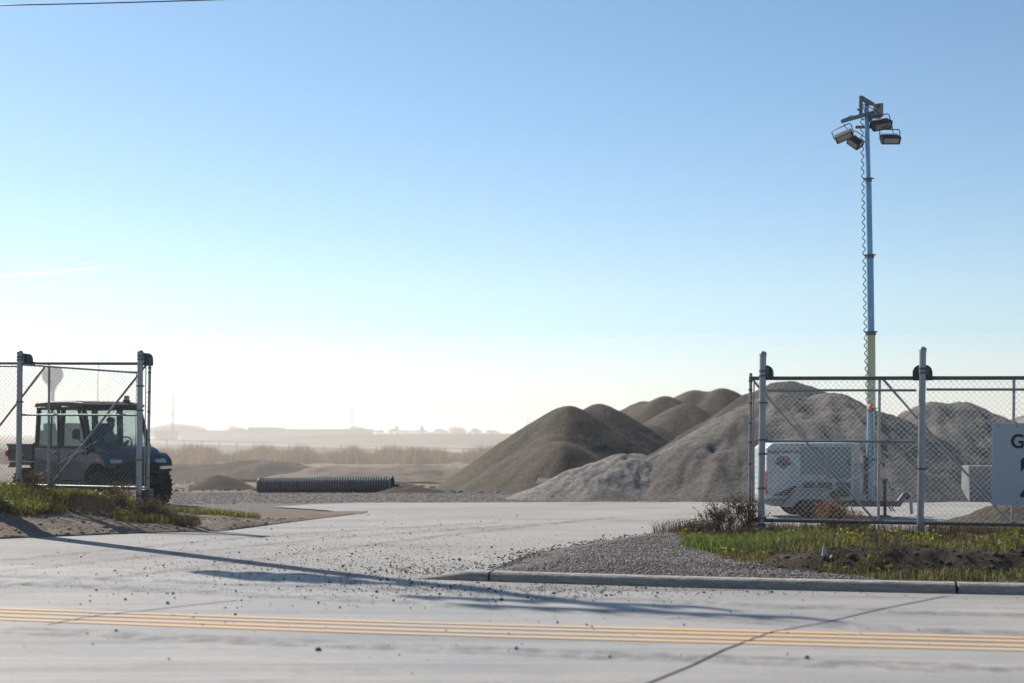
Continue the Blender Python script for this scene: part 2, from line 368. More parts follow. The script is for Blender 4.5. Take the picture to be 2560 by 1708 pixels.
# worn double centre line: four thin stripes
mk = MB()
for off in (-.30, -.115, .105, .29):
    for i in range(len(xs)-1):
        a, b = xs[i], xs[i+1]; w = .055
        mk.add([(a, YC(a)+off-w, .004), (b, YC(b)+off-w, .004), (b, YC(b)+off+w, .004), (a, YC(a)+off+w, .004)], [(0, 1, 2, 3)])
kind(mk.build('road_marking', M['yellow'], smooth=0), 'structure')
# sawn joints across and along the slab
jm = MB()
def seam(pts, w):
    for a, b in zip(pts[:-1], pts[1:]):
        d = (b - a).normalized(); nrm = Vector((-d.y, d.x, 0))*w/2
        jm.add([a - nrm, b - nrm, b + nrm, a + nrm], [(0, 1, 2, 3)])
def gpts(l, z): return [G(x, y, z) for x, y in l]
seam(gpts([(2385, 1489), (2361, 1490), (2200, 1522), (2062, 1555), (1990, 1568), (1930, 1579), (1810, 1623), (1730, 1662), (1617, 1708), (1440, 1790)], .006), .018)
seam(gpts([(595, 1500), (440, 1516), (330, 1529), (249, 1537), (120, 1560)], .006), .02)
seam(gpts([(595, 1500), (700, 1493), (1051, 1468), (1200, 1456)], .006), .008)
seam([Vector((x, K(x) - .42, .006)) for x in np.linspace(-4, 9, 40)], .007)
kind(jm.build('joint', M['seam'], smooth=0), 'structure')
# driveway and hard yard
dv = gpts([(0, 1348), (120, 1343), (400, 1332), (560, 1328), (623, 1320), (768, 1301), (891, 1286), (820, 1276), (683, 1267), (780, 1261), (900, 1257.5), (1300, 1256)], .002)
edge_left = [Vector((-30, 33, .002)), Vector((-12, 24, .002))]
far = [Vector((x, 29.3 + .25*math.sin(x*1.7), .002)) for x in np.linspace(2, 30, 30)]
front = [Vector((x, K(x) - .0, .002)) for x in np.linspace(30, -30, 121)]
outline = edge_left + dv + far + front
bm = bmesh.new(); vs = [bm.verts.new((p.x, p.y, -.004 if i >= len(edge_left)+len(dv)+len(far) else .002)) for i, p in enumerate(outline)]
bm.faces.new(vs); bmesh.ops.triangulate(bm, faces=bm.faces[:]); me = bpy.data.meshes.new('driveway'); bm.to_mesh(me); bm.free()
for p in me.polygons:
    pass
kind(link('driveway', me, M['drive'], smooth=0), 'structure')
# gravelly strip beyond the hard standing
def yard_h(X, Y): return ground_h(X, Y) - .02 + .04*sm(24, 26, Y)*sm(37.5, 36, Y)*sm(-13, -11, X)*sm(5, 3, X) + .012*fbm(X*2.2, Y*2.2, 4)*sm(29.8, 31.5, Y)
gsx = np.linspace(-13, 5, 91); gsy = np.linspace(24, 37.5, 68)
V, Fq = grid(gsx, gsy, yard_h)
kind(npmesh('gravel_yard', V, [Fq], M['gravelbed'], smooth=180), 'structure')

# ---- kerb: rounded profile swept along K(x), ramped end, two expansion gaps
kx_start = -.953; xg1 = G(1222, 1450).x; xg2 = G(2400, 1487).x
def kerb_piece(x0, x1, ramp=0, name='kerb'):
    n = max(8, int((x1 - x0)*14)); b = MB(); prof0 = [(0, -.05), (.0, .0), (.010, .05), (.022, .074), (.045, .086), (.15, .089), (.165, .08), (.17, -.05)]
    rows = []
    for i in range(n+1):
        x = x0 + (x1 - x0)*i/n; k = 1 if not ramp else float(sm(-.15, 1, min(1, (x - x0)/ramp)))
        t = Vector((1, (K(x+.05) - K(x-.05))/.1, 0)).normalized(); nn = Vector((-t.y, t.x, 0))
        for a, h in prof0:
            j = .006*fbm(x*14 + 3, h*60 + a*40, 3) if h > 0 else 0
            rows.append(Vector((x, K(x), 0)) + nn*(a + j - .01*(1-k)) + Vector((0, 0, (h*k if h > 0 else h) + .002)))
    m = len(prof0); fs = [(i*m+q, (i+1)*m+q, (i+1)*m+q+1, i*m+q+1) for i in range(n) for q in range(m-1)]
    fs += [tuple(range(m)), tuple(reversed(range(n*m, n*m+m)))]
    b.add(rows, fs); return kind(b.build(name, M['kerb'], smooth=50), 'structure')
kerb_piece(kx_start, xg1 - .012, .62); kerb_piece(xg1 + .012, xg2 - .014); kerb_piece(xg2 + .014, 14)

# ---- left verge: sandy bank rising to the fence
EL = [(-60, 40), (-14, 21.6), (-9, 19.4), (-6.81, 18.93), (-6.29, 19.29), (-4.99, 20.15), (-4.15, 20.48), (-3.91, 21.18), (-3.32, 23.04), (-2.71, 24.76)]
ELX = np.array([p[0] for p in EL]); ELY = np.array([p[1] for p in EL])
def left_h(x, y):
    e = np.interp(x, ELX, ELY); fe = FENCE(np.minimum(x, -1.01))
    A = np.interp(x, [-14, -7.6, -5.7, -4.9, -4.0, -3.2, -2.7], [.52, .44, .25, .17, .10, .04, .0])
    back = 1 - sm(.3, 2.4, y - fe)
    h = A*np.clip((y - e)/2.6, 0, 1)**.75*back
    rut = .09*fbm(x*1.5, y*2.2, 5) + .08*np.abs(fbm(x*.9 + 4, y*3.5, 4)) + .03*np.abs(fbm(x*6, y*8, 3))
    return np.where(y > e, h + rut*np.clip((y - e)/.5, 0, 1)*(.25 + .75*back) + .006, -.06) - .05*sm(25.4, 26.4, y)
lx = np.linspace(-14, -2.6, 230); ly = np.linspace(18.6, 26.4, 210)
V, Fq = grid(lx, ly, left_h)
keep = (V[Fq][:, :, 1] > np.interp(V[Fq][:, :, 0], ELX, ELY) - .12).all(1)
kind(npmesh('left_verge', V, [Fq[keep]], M['sand'], smooth=180), 'structure')
# ---- right verge: gravel wedge, turf and dark soil between kerb and fence
ER = [(13.9, -.46), (14.3, -.40), (14.86, -.125), (16.6, .23), (18.43, 1.14), (20.57, 2.43), (22.0, 3.2)]
ERY = np.array([p[0] for p in ER]); ERX = np.array([p[1] for p in ER])
def right_h(x, y):
    e = np.interp(y, ERY, ERX); k = K(x) + .17; d = np.minimum(x - e, 3)
    h = .088*sm(-.02, .75, d)
    h = np.minimum(h, .086) + .02*fbm(x*2.1, y*2.1, 4)*sm(.2, 1, d)
    dk = y - k + .35*fbm(x*1.3, y*.6, 4); plat = np.interp(x, [1.6, 2.4, 3.0, 3.6], [.09, .13, .24, .27]) - .17*sm(1.1, 4.6, y - k)*sm(1.8, 3, x)
    face = sm(.72, 1.08, dk); rough_ = sm(2.4, 3.2, x)*sm(.6, .9, dk)*sm(2.6, 1.3, dk)
    h = h + (plat - .086)*face*sm(.6, 1.6, d) + rough_*(.12*fbm(x*2.3, y*3, 5) + .07*np.abs(fbm(x*6, y*7, 3)))
    h = np.minimum(h, .082 + 1.0*np.clip(y - k - .25, 0, 1))
    back = 1 - sm(.5, 1.5, y - FENCE(np.maximum(x, 0)))
    return np.where(x > e - .05, h*back + .004, -.05)
rx = np.linspace(-.5, 14, 300); ry = np.linspace(9.6, 22.4, 270)
V, Fq = grid(rx, ry, right_h)
c = V[Fq].mean(1); keep = (c[:, 1] > K(c[:, 0]) + .15) & (c[:, 0] > np.interp(c[:, 1], ERY, ERX) - .03) & (c[:, 1] < FENCE(np.maximum(c[:, 0], 0)) + 1.7)
kind(npmesh('right_verge', V, [Fq[keep]], M['verge'], smooth=180), 'structure')

# ------------------------------------------------------------------ small scattered stuff
def blades(name, pos, h, w, m, lean=.35, seg=2, parent=None):
    n = len(pos); az = RNG.uniform(0, 2*np.pi, n); la = RNG.uniform(0, 2*np.pi, n); ln = RNG.uniform(.2, 1, n)*lean
    side = np.stack([np.cos(az), np.sin(az), np.zeros(n)], -1)*w[:, None]/2
    tilt = np.stack([np.cos(la)*ln, np.sin(la)*ln, np.zeros(n)], -1)
    up = np.array([0, 0, 1.])
    mid = pos + (up*.6 + tilt*.3)*h[:, None]; tip = pos + (up + tilt*1.1 - up*(ln*.25)[:, None])*h[:, None]
    V = np.stack([pos - side, pos + side, mid + side*.75, mid - side*.75, tip], 1).reshape(-1, 3)
    b = np.arange(n)[:, None]*5
    return npmesh(name, V, [b + np.array([[0, 1, 2, 3]]), b + np.array([[3, 2, 4]])], m, parent)
def leaves(name, pos, size, m, parent=None, flat=.6):
    n = len(pos); a = RNG.normal(size=(n, 3)); a[:, 2] *= 1 - flat; a /= np.linalg.norm(a, axis=1)[:, None]
    b = np.cross(a, RNG.normal(size=(n, 3))); b /= np.linalg.norm(b, axis=1)[:, None]
    s = size[:, None]
    V = np.stack([pos, pos + a*s*.5 + b*s*.32, pos + a*s, pos + a*s*.5 - b*s*.32], 1).reshape(-1, 3)
    i = np.arange(n)[:, None]*4
    return npmesh(name, V, [i + np.array([[0, 1, 2, 3]])], m, parent)
_bm = bmesh.new(); bmesh.ops.create_icosphere(_bm, subdivisions=1, radius=1)
ICO_V = np.array([v.co[:] for v in _bm.verts]); ICO_F = np.array([[v.index for v in f.verts] for f in _bm.faces]); _bm.free()
def rocks(name, pos, r, m, flat=.65):
    n = len(pos); k = len(ICO_V)
    sc = RNG.uniform(.6, 1.25, (n, 1, 3)); sc[:, :, 2] *= flat
    jit = 1 + RNG.uniform(-.28, .28, (n, k, 1))
    th = RNG.uniform(0, 2*np.pi, n); co, si = np.cos(th), np.sin(th)
    v = ICO_V[None]*jit*sc; x = v[:, :, 0]*co[:, None] - v[:, :, 1]*si[:, None]; y = v[:, :, 0]*si[:, None] + v[:, :, 1]*co[:, None]
    v = np.stack([x, y, v[:, :, 2]], -1)*r[:, None, None] + pos[:, None, :]
    return npmesh(name, v.reshape(-1, 3), [(np.arange(n)[:, None, None]*k + ICO_F[None]).reshape(-1, 3)], m)
def scatter(n, x0, x1, y0, y1, ok, hf):
    x = RNG.uniform(x0, x1, n); y = RNG.uniform(y0, y1, n); k = ok(x, y); x, y = x[k], y[k]
    return np.stack([x, y, hf(x, y)], -1)
R_in = lambda x, y: (y > K(x) + .22) & (x > np.interp(y, ERY, ERX) + .1) & (y < FENCE(np.maximum(x, 0)) + 1.3)
def wedge(x, y):      # gravel part of the right verge
    lim = np.interp(x, [-.5, 1.95, 2.15, 2.5, 3.0, 3.5, 14], [99, 99, 1.5, .85, .4, .05, -.3])
    lim2 = lim
    return (y - K(x) - .18) < lim2 + .35*fbm(x*2.5, y*2.5, 3)
p = scatter(64000, -.5, 5, 12.4, 19, lambda x, y: R_in(x, y) & wedge(x, y), right_h)
e_ = np.interp(p[:, 1], ERY, ERX)
q = scatter(9000, -1.4, 3, 13.4, 20, lambda x, y: (y > K(x) + .02) & (np.abs(x - np.interp(y, ERY, ERX)) < np.abs(RNG.normal(0, .22, len(x)))), lambda x, y: np.maximum(right_h(x, y), .003)); p = np.concatenate([p, q])
kind(rocks('gravel', p, RNG.uniform(.007, .019, len(p)), M['pebble']), 'stuff')
# turf
def right_grass(x, y):
    d = y - K(x) - .18; nz = fbm(x*1.1 + 9, y*1.3, 4) + .9*fbm(x*4, y*4, 3)
    strip_ = (x > 3.0) & (d < .55 + .2*fbm(x*3, 0*y, 2))
    soil = (x > 2.5) & (d > .45) & (d < np.interp(x, [2.5, 3.5, 9], [1.9, 1.35, 1.3]) + .6*fbm(x*1.5, y*0 + 3, 3))
    back = d > 4.7
    return R_in(x, y) & ~(wedge(x, y)) & (strip_ | (~soil & (nz > -.10)) | (soil & (nz > .19))) & ~(back & (nz < -.05))
p = scatter(95000, .6, 8.5, 10.5, 20.5, right_grass, right_h)
h = RNG.uniform(.03, .10, len(p))*(.6 + 2.2*np.clip(fbm(p[:, 0]*2.2, p[:, 1]*2.2, 3)*2.2 + .2, 0, 1))
h = h*np.where(p[:, 1] - K(p[:, 0]) < .8, .6, .72)
kind(blades('grass', p, h, RNG.uniform(.004, .009, len(p)), M['grass'], .7), 'stuff')
p = scatter(11000, 1.6, 3.8, 14.6, 18.0, lambda x, y: R_in(x, y) & (y - K(x) > 2.0 + .5*(x-1.6)*(x>1.6)*0) & (((x - 2.85)/.85)**2 + ((y - 16.3)/1.3)**2 + .8*fbm(x*2, y*2, 3) < 1), right_h)
kind(blades('lush_grass', p, RNG.uniform(.05, .2, len(p)), RNG.uniform(.005, .011, len(p)), M['grasslush'], .8), 'stuff')
p = scatter(26000, 1.2, 8.5, 10.5, 20.0, lambda x, y: right_grass(x, y) & (y - K(x) > .8) & (fbm(x*1.8 + 30, y*1.8, 3) > .02), right_h); p[:, 2] += RNG.uniform(.01, .13, len(p))
kind(leaves('ground_cover', p, RNG.uniform(.025, .06, len(p)), M['weedleaf']), 'stuff')
# brown dead growth along the foot of the right fence
p = scatter(34000, 1.9, 8.5, 11.5, 20.4, lambda x, y: R_in(x, y) & ((np.abs(y - FENCE(x) - .1) < .6 + .3*fbm(x*2, y, 2)) | (~wedge(x, y) & (fbm(x*3 + 5, y*3, 3) > .12))) & (fbm(x*1.3, y*1.3, 3) > -.25), right_h)
kind(blades('dead_grass', p, RNG.uniform(.06, .24, len(p)), RNG.uniform(.003, .008, len(p)), M['drydark'], .8), 'stuff')
# left verge grass
def left_grass(x, y):
    d = y - np.interp(x, ELX, ELY); nz = fbm(x*1.2 + 2, y*1.5, 4)
    thick = (x < -5.5) & (d > 1.25 + .9*np.interp(x, [-7, -6], [0, 1]))
    tuft = (((x + 4.75)/.75)**2 + ((y - 22.6)/.55)**2 < 1 + nz*2) | (((x + 5.1)/.4)**2 + ((y - 20.95)/.2)**2 < 1 + nz*2) | (((x + 5.6)/.35)**2 + ((y - 21.0)/.4)**2 < 1 + nz*2)
    return (d > .25) & ((thick & (nz > np.interp(x, [-7.4, -6.4], [-.25, .09]))) | tuft) & (y < FENCE(np.minimum(x, -1.1)) + 1.6)
p = scatter(70000, -9.5, -3.6, 19.0, 24.5, left_grass, left_h)
h = RNG.uniform(.05, .14, len(p))*(1 + .7*(p[:, 0] < -6.6))
kind(blades('verge_grass', p, h, RNG.uniform(.004, .010, len(p)), M['grass'], .7), 'stuff')
p = scatter(12000, -8.8, -5.6, 20.2, 23.6, lambda x, y: left_grass(x, y) & (fbm(x*2 + 11, y*2, 3) > 0), left_h); p[:, 2] += RNG.uniform(.02, .15, len(p))
kind(leaves('leafy_weeds', p, RNG.uniform(.025, .06, len(p)), M['weedleaf']), 'stuff')
p = scatter(16000, -7.2, -4.6, 20.6, 23.4, lambda x, y: (np.abs(y - FENCE(np.minimum(x, -1.1)) + .25) < .75) & (fbm(x*1.6 + 8, y*1.6, 3) > -.12), left_h)
kind(blades('withered_grass', p, RNG.uniform(.03, .13, len(p)), RNG.uniform(.003, .008, len(p)), M['drydark'], .9), 'stuff')
# loose stones spilt over driveway and road
def spill(n, px, py, sx, sy):
    a = RNG.normal(px, sx, n); b = RNG.normal(py, sy, n); return a, b
parts = [spill(1000, 880, 1392, 270, 36), spill(900, 1040, 1428, 150, 14), spill(800, 1380, 1478, 330, 12), spill(420, 600, 1440, 420, 45), spill(350, 1150, 1310, 420, 34), spill(160, 1280, 1550, 750, 70)]
a = np.concatenate([q[0] for q in parts]); b = np.concatenate([q[1] for q in parts])
k = (b > 1262) & (b < 1720); a, b = a[k], b[k]
Yd = CAM_H*F_PX/(b - HOR); X = (a - CX)/F_PX*Yd
k = ~((Yd > K(X) - .02) & (X > np.interp(Yd, ERY, ERX) - .2)) & (Yd > np.interp(X, ELX, ELY)*0 + 7) & (Yd < np.interp(X, ELX, ELY))
p = np.stack([X[k], Yd[k], np.full(k.sum(), .006)], -1)
rr = np.exp(RNG.normal(math.log(.006), .40, len(p)))
order = np.argsort(-rr/p[:, 1]); big = order[:70]; rest = order[70:]
kind(rocks('loose_gravel', p[rest] + np.stack([0*rr[rest], 0*rr[rest], rr[rest]*.3], -1), rr[rest], M['stone']), 'stuff')
protos = []
for q in range(6):
    o = rocks('stone', np.zeros((1, 3)), np.ones(1), M['stone'], .7); C.objects.unlink(o); protos.append(o)
for j, i in enumerate(big):
    o = protos[j % 6].copy(); C.objects.link(o); s = min(rr[i], .019); o.location = (p[i, 0], p[i, 1], .002 + s*.45); o.scale = (s, s, s); o.rotation_euler = (0, 0, random.uniform(0, 6.28))
    tag(o, 'small dark crushed stone lying loose on the pale pavement', 'stone', 'loose stones scattered on road and driveway')
p = scatter(26000, -11, 4, 28.6, 37.5, lambda x, y: (y > 29.2 + .3*np.sin(x*1.7)) | (x < -5.6), yard_h)
kind(rocks('yard_gravel', p, RNG.uniform(.007, .02, len(p)), M['pebble']), 'stuff')
p = scatter(5000, -9, -2.9, 18.9, 23.5, lambda x, y: (y > np.interp(x, ELX, ELY) + .05) & (fbm(x*1.5 + 3, y*2, 3) > -.05), left_h)
kind(rocks('soil_clods', p, np.exp(RNG.normal(math.log(.012), .5, len(p))), M['clod']), 'stuff')
p = scatter(9000, 2.5, 8.5, 10.5, 17.5, lambda x, y: R_in(x, y) & ~wedge(x, y) & (y - K(x) > .7) & (y - K(x) < 1.9), right_h)
kind(rocks('dark_soil_clods', p, np.exp(RNG.normal(math.log(.014), .5, len(p))), M['darkclod']), 'stuff')
# fine grit washed along the gutter and fanned over the apron
q_ = [spill(5200, 950, 1398, 330, 30), spill(3600, 1350, 1472, 380, 9), spill(2500, 700, 1430, 420, 30)]
a = np.concatenate([q[0] for q in q_]); b = np.concatenate([q[1] for q in q_]); k = (b > 1275) & (b < 1600); a, b = a[k], b[k]
Yd = CAM_H*F_PX/(b - HOR); X = (a - CX)/F_PX*Yd; k = ~((Yd > K(X) - .02) & (X > np.interp(Yd, ERY, ERX) - .1)) & (Yd < np.interp(X, ELX, ELY)); p = np.stack([X[k], Yd[k], np.full(k.sum(), .005)], -1)
kind(rocks('grit', p, RNG.uniform(.0018, .0042, len(p)), M['stone']), 'stuff')
# faint tyre tracks curving out of the gateway
def m_track():
    m = mat('tyre_track', (.085, .082, .08), .8); n = NT(m); v = n.coord()
    tr = n.node('ShaderNodeBsdfTransparent'); ms = n.node('ShaderNodeMixShader'); f = n.ramp(n.noise(v, 5, 5, .7), [(.42, (0, 0, 0)), (.8, (.6, .6, .6))])
    n.ln(f, ms.inputs[0]); n.ln(tr.outputs[0], ms.inputs[1]); n.ln(n.b.outputs[0], ms.inputs[2]); n.ln(ms.outputs[0], n.n['Material Output'].inputs['Surface']); return m
M['track'] = m_track(); tm = MB()
def track(l, w):
    pts = [G(x, y, .008) for x, y in l]; out = []
    for i in range(len(pts) - 1):
        p0, p1, p2, p3 = pts[max(i-1, 0)], pts[i], pts[i+1], pts[min(i+2, len(pts)-1)]
        for t in np.linspace(0, 1, 8, endpoint=False): out.append(.5*((2*p1) + (p2-p0)*t + (2*p0-5*p1+4*p2-p3)*t*t + (3*p1-p0-3*p2+p3)*t**3))
    for i in range(len(out) - 1):
        d = (out[i+1] - out[i]).normalized(); s = Vector((-d.y, d.x, 0))*w/2; d2 = (out[min(i+2, len(out)-1)] - out[i+1]); d2 = d2.normalized() if d2.length > 1e-6 else d; s2 = Vector((-d2.y, d2.x, 0))*w/2
        tm.add([out[i] - s, out[i+1] - s2, out[i+1] + s2, out[i] + s], [(0, 1, 2, 3)])
for l, w in (([(-60, 1405), (90, 1392), (300, 1372), (700, 1338), (1300, 1302)], .24), ([(-60, 1432), (150, 1412), (420, 1385), (900, 1340), (1500, 1300)], .24), ([(-80, 1470), (300, 1440), (640, 1398), (1100, 1340), (1560, 1290)], .26), ([(2700, 1592), (2000, 1558), (1300, 1520), (500, 1480), (-60, 1452)], .3), ([(2700, 1680), (1900, 1650), (900, 1612), (-60, 1570)], .34), ([(2700, 1545), (1900, 1512), (1350, 1490), (700, 1462), (-60, 1436)], .28)): track(l, w)
kind(tm.build('tyre_track', M['track'], smooth=0), 'structure')
#PART3
# ------------------------------------------------------------------ fences and sliding gates
class Plane:      # a vertical plane along the fence line through an anchor; pixel -> point on it
    def __init__(s, ax, ay, off=0): s.a = Vector((ax, ay, 0)) + gate_n*off
    def at(s, px, py):
        r = (px - CX)/F_PX; Y = gate_n.dot(s.a)/(gate_n.x*r + gate_n.y); return P(px, py, Y)
LP = Plane(-5.70, 21.7); RP = Plane(3.33, 18.9)
def off(pl, d): q = Plane(0, 0); q.a = pl.a + gate_n*d; return q
def chainlink(name, parent, pl, x0, x1, ybot, ytop, mesh_=.072, wire=.0021, m=None, sway=0):
    """interlocking zigzag wires between pixel columns x0..x1; bottom/top rows given as (y at x0, y at x1)."""
    A = pl.at(x0, ybot[0]); B = pl.at(x1, ybot[1]); A2 = pl.at(x0, ytop[0]); B2 = pl.at(x1, ytop[1])
    L = math.hypot(B.x - A.x, B.y - A.y); s = mesh_/2; nw = int(L/s); V = []; F4 = []; cnt = 0
    u = Vector((B.x - A.x, B.y - A.y, 0))/L
    zb = lambda d: A.z + (B.z - A.z)*d/L
    zt = lambda d: A2.z + (B2.z - A2.z)*d/L
    tz0 = (A2.z - A.z + B2.z - B.z)/2
    b = MB()
    sl = (B.z - A.z)/L
    for i in range(nw):
        d = (i + .5)*s; hgt = zt(d) - zb(d); nl = int(hgt/s) + 1; par = i % 2; pts = []
        for k in range(nl+1):
            e = s/2 if (k + par) % 2 == 0 else -s/2
            z = k*s
            if k == nl: e *= .55
            dz = .0022*((k + par) % 2*2 - 1)
            wob = sway*math.sin(d*2.1 + z*1.3)
            q = A + u*(d + e*.97) + Vector((0, 0, z + sl*(d + e))) + gate_n*(dz + wob)
            pts.append(q)
        b.path(pts, wire, n=3)
    V = np.array(b.v)
    Mi = np.array(wm(parent).inverted()); V = V @ Mi[:3, :3].T + Mi[:3, 3]
    q4 = np.array([f for f in b.f if len(f) == 4]); q3 = np.array([f for f in b.f if len(f) == 3])
    return npmesh(name, V, [q4, q3], m or M['wire'], parent, 180)
def bar(name, parent, pl, p0, p1, r, m=None, n=10):
    return MB().tube(pl.at(*p0), pl.at(*p1), r, n=n).build(name, m or M['galv'], parent, world=True, smooth=60)
def wheel_cover(parent, c, side, rot_u):
    """black half-round roller cover clamped to the post top, its axis along the fence normal."""
    pr = [(-.055, -.15), (.055, -.15)]
    pr = [(0.0, -.115), (.085, -.115)] + [(.0 + .085*math.cos(t), -.02 + .10*math.sin(t)) for t in np.linspace(0, math.pi/2, 8)] + [(0, .08)]
    Mx = Matrix(((side*gate_u.x, gate_n.x, 0, c.x), (side*gate_u.y, gate_n.y, 0, c.y), (0, 0, 1, c.z), (0, 0, 0, 1))) @ Matrix(((1, 0, 0, 0), (0, 0, 1, 0), (0, 1, 0, 0), (0, 0, 0, 1)))
    return MB().prism(pr, Mx, -.05, .10).build('roller_cover', M['blackpl'], parent, bevel=.006, world=True)
def post(label, pl, top, base, r, cover=None, name='gate_post', bands=(), both=False):
    T = pl.at(*top); Bp = pl.at(*base); Bp = Vector((Bp.x, Bp.y, Bp.z - .15))
    t = thing(name, label, 'post', (Bp.x, Bp.y, Bp.z + .15))
    MB().tube(Bp, T, r, n=20).build('pole', M['galv'], t, world=True, smooth=60)
    d = (T - Bp).normalized()
    Mx = Matrix.Translation(T)
    MB().lathe([(r*1.12, -.05), (r*1.12, -.012), (r*.8, .006), (r*.3, .016), (0, .018)], Mx, 20).build('cap', M['galv'], t, world=True, smooth=60)
    for yb in bands:
        bb = MB()
        f = (yb - top[1])/(base[1] - top[1]); q = T + (pl.at(*base) - T)*f
        bb.lathe([(r*1.02, -.014), (r*1.14, -.013), (r*1.14, .013), (r*1.02, .014)], Matrix.Translation(q), 20)
        bb.box(q + gate_u*(r*1.2) + gate_n*.0, (.04, .012, .022), Matrix.Rotation(math.atan2(gate_u.y, gate_u.x), 3, 'Z')); bb.build('clamp', M['galvdark'], t, world=True, smooth=40)
    if cover is not None:
        f = (cover - top[1])/(base[1] - top[1]); q = T + (pl.at(*base) - T)*f
        for sd_ in ((1, -1) if both else (1,)):
            wheel_cover(t, q + gate_u*(r*.9*sd_) + gate_n*.07, sd_, gate_u)
        MB().box(q + gate_u*(r + .012), (.05, .03, .10), Matrix.Rotation(math.atan2(gate_u.y, gate_u.x), 3, 'Z')).build('bracket', M['galvdark'], t, world=True)
    return t
post('galvanised gate post at the far left with black roller cover beside tall grass', LP, (50, 879), (46, 1228), .044, 896, bands=(893, 900, 1005, 1200))
post('galvanised gate post at the open end of the left gate, on bare soil', LP, (351, 878), (347, 1262), .043, 895, bands=(890, 898, 965, 1026, 1150, 1240))
post('galvanised gate post next to dry weeds where the right gate starts', RP, (1907.5, 881), (1902, 1336), .044, 928, bands=(928, 940, 1007, 1100, 1135, 1221, 1296, 1312))
post('tallest galvanised gate post, between trailer coupling and sign', RP, (2307, 870), (2300, 1340), .043, 928, bands=(922, 932, 1172), both=True)

# right sliding gate (a little behind its posts)
g0 = off(RP, .11); base = g0.at(2200, 1306)
rg = thing('sliding_gate', 'long galvanised chain link sliding gate in front of the light tower trailer', 'gate', (base.x, base.y, base.z))
bar('top_track', rg, g0, (1873, 946), (2640, 945), .026, M['galvdark'])
bar('bottom_rail', rg, g0, (1878, 1300), (2640, 1313), .026, M['galvdark'])
bar('end_post', rg, g0, (1877, 933), (1873, 1316), .022)
bar('end_bar', rg, g0, (1885, 958), (1881, 1298), .009)
for x in ((2199, 2196), (2535, 2531)): bar('upright', rg, g0, (x[0], 948), (x[1], 1305), .019)
for a, b in (((1883, 951), (2187, 1302)), ((2208, 949), (2516, 1297))): bar('brace', rg, g0, a, b, .016)
bar('mesh_rail', rg, off(RP, .06), (1919, 976), (2291, 976), .0165); bar('mesh_rail', rg, off(RP, .06), (2316, 974), (2640, 974), .0165)
bar('mesh_rail', rg, off(RP, .06), (1917, 1103), (2291, 1103.5), .0165)
for a, b in (((2293, 1112), (2054, 1240)),): bar('truss_cable', rg, off(RP, .10), a, b, .0028, M['galvdark'], 5)
for x in (2402, 2437): pass
for y in (953, 975, 1008, 1058, 1106, 1160): MB().lathe([(.023, -.012), (.027, -.012), (.027, .012), (.023, .012)], Matrix.Translation(g0.at(1876.5 - (y-933)*.009, y)), 14).build('clamp', M['galvdark'], rg, world=True)
chainlink('chain_link_mesh', rg, off(RP, .085), 1884, 2640, (1302, 1316), (953, 953), sway=.006, m=M['wirebright'], wire=.0028)
# left sliding gate and fixed panel
g1 = off(LP, .13); base = g1.at(200, 1218)
lg = thing('sliding_gate', 'galvanised chain link sliding gate rolled open to the left in front of the utility vehicle', 'gate', (base.x, base.y, base.z))
bar('top_track', lg, g1, (-60, 908), (372, 909), .025, M['galvdark'])
bar('bottom_rail', lg, g1, (-60, 1211), (372, 1221), .025)
bar('end_post', lg, g1, (375, 900), (369, 1236), .022)
bar('end_bar', lg, g1, (365, 915), (361, 1218), .008)
bar('upright', lg, g1, (123, 912), (121, 1216), .019)
for a, b in (((112, 918), (-45, 1122)), ((366, 912), (125, 1215))): bar('brace', lg, g1, a, b, .017)
lb = MB(); q = g1.at(369, 1236); lb.box(q + Vector((0, 0, -.03)), (.14, .12, .22), Matrix.Rotation(-.3, 3, 'Z'))
lb.build('guide_bracket', M['galvdark'], lg, bevel=.01, world=True)
for y in (920, 932, 980, 1030, 1100, 1195): MB().lathe([(.023, -.012), (.027, -.012), (.027, .012), (.023, .012)], Matrix.Translation(g1.at(374.6 - (y-900)*.0167, y)), 14).build('clamp', M['galvdark'], lg, world=True)
chainlink('chain_link_mesh', lg, off(LP, .105), -60, 372, (1213, 1223), (914, 914), sway=.004)
f0 = off(LP, .03); base = f0.at(200, 1225)
fp = thing('fence_panel', 'narrow fixed chain link panel with sloping top rail between the two left posts', 'fence', (base.x, base.y, base.z))
bar('top_rail', fp, f0, (55, 911.5), (345, 932), .0175); bar('middle_rail', fp, f0, (54, 1037.5), (345, 1038), .0165)
bar('truss_rod', fp, f0, (315, 1060), (83, 1196), .003, M['galvdark'], 5)
bar('bottom_wire', fp, f0, (54, 1208), (345, 1211), .003, M['wire'], 5)
bar('tension_bar', fp, f0, (341, 934), (338, 1222), .006, M['galvdark'], 6)
chainlink('chain_link_mesh', fp, off(LP, .012), 53, 341, (1216, 1226), (916, 936), mesh_=.083, sway=.006, wire=.0017)
f2 = off(LP, .03); base = f2.at(-20, 1220)
fq = thing('fence_panel', 'chain link fence running out of the frame beyond the far left post', 'fence', (base.x, base.y, base.z))
bar('top_rail', fq, f2, (-80, 915), (44, 915.5), .0165)
chainlink('chain_link_mesh', fq, off(LP, .02), -80, 44, (1216, 1216), (908, 908), mesh_=.079)
# cardboard scrap wedged under the left gate
q = off(LP, .02); pts = [q.at(147, 1217), q.at(164, 1218), q.at(159, 1232), q.at(144, 1231)]
b = MB(); th = gate_n*.006; b.add(pts + [p + th for p in pts], [(0, 1, 2, 3), (7, 6, 5, 4), (0, 4, 5, 1), (1, 5, 6, 2), (2, 6, 7, 3), (3, 7, 4, 0)])
tag(b.build('cardboard_scrap', M['card'], world=False), 'tan cardboard scrap stuck to the bottom rail of the left gate', 'cardboard scrap')
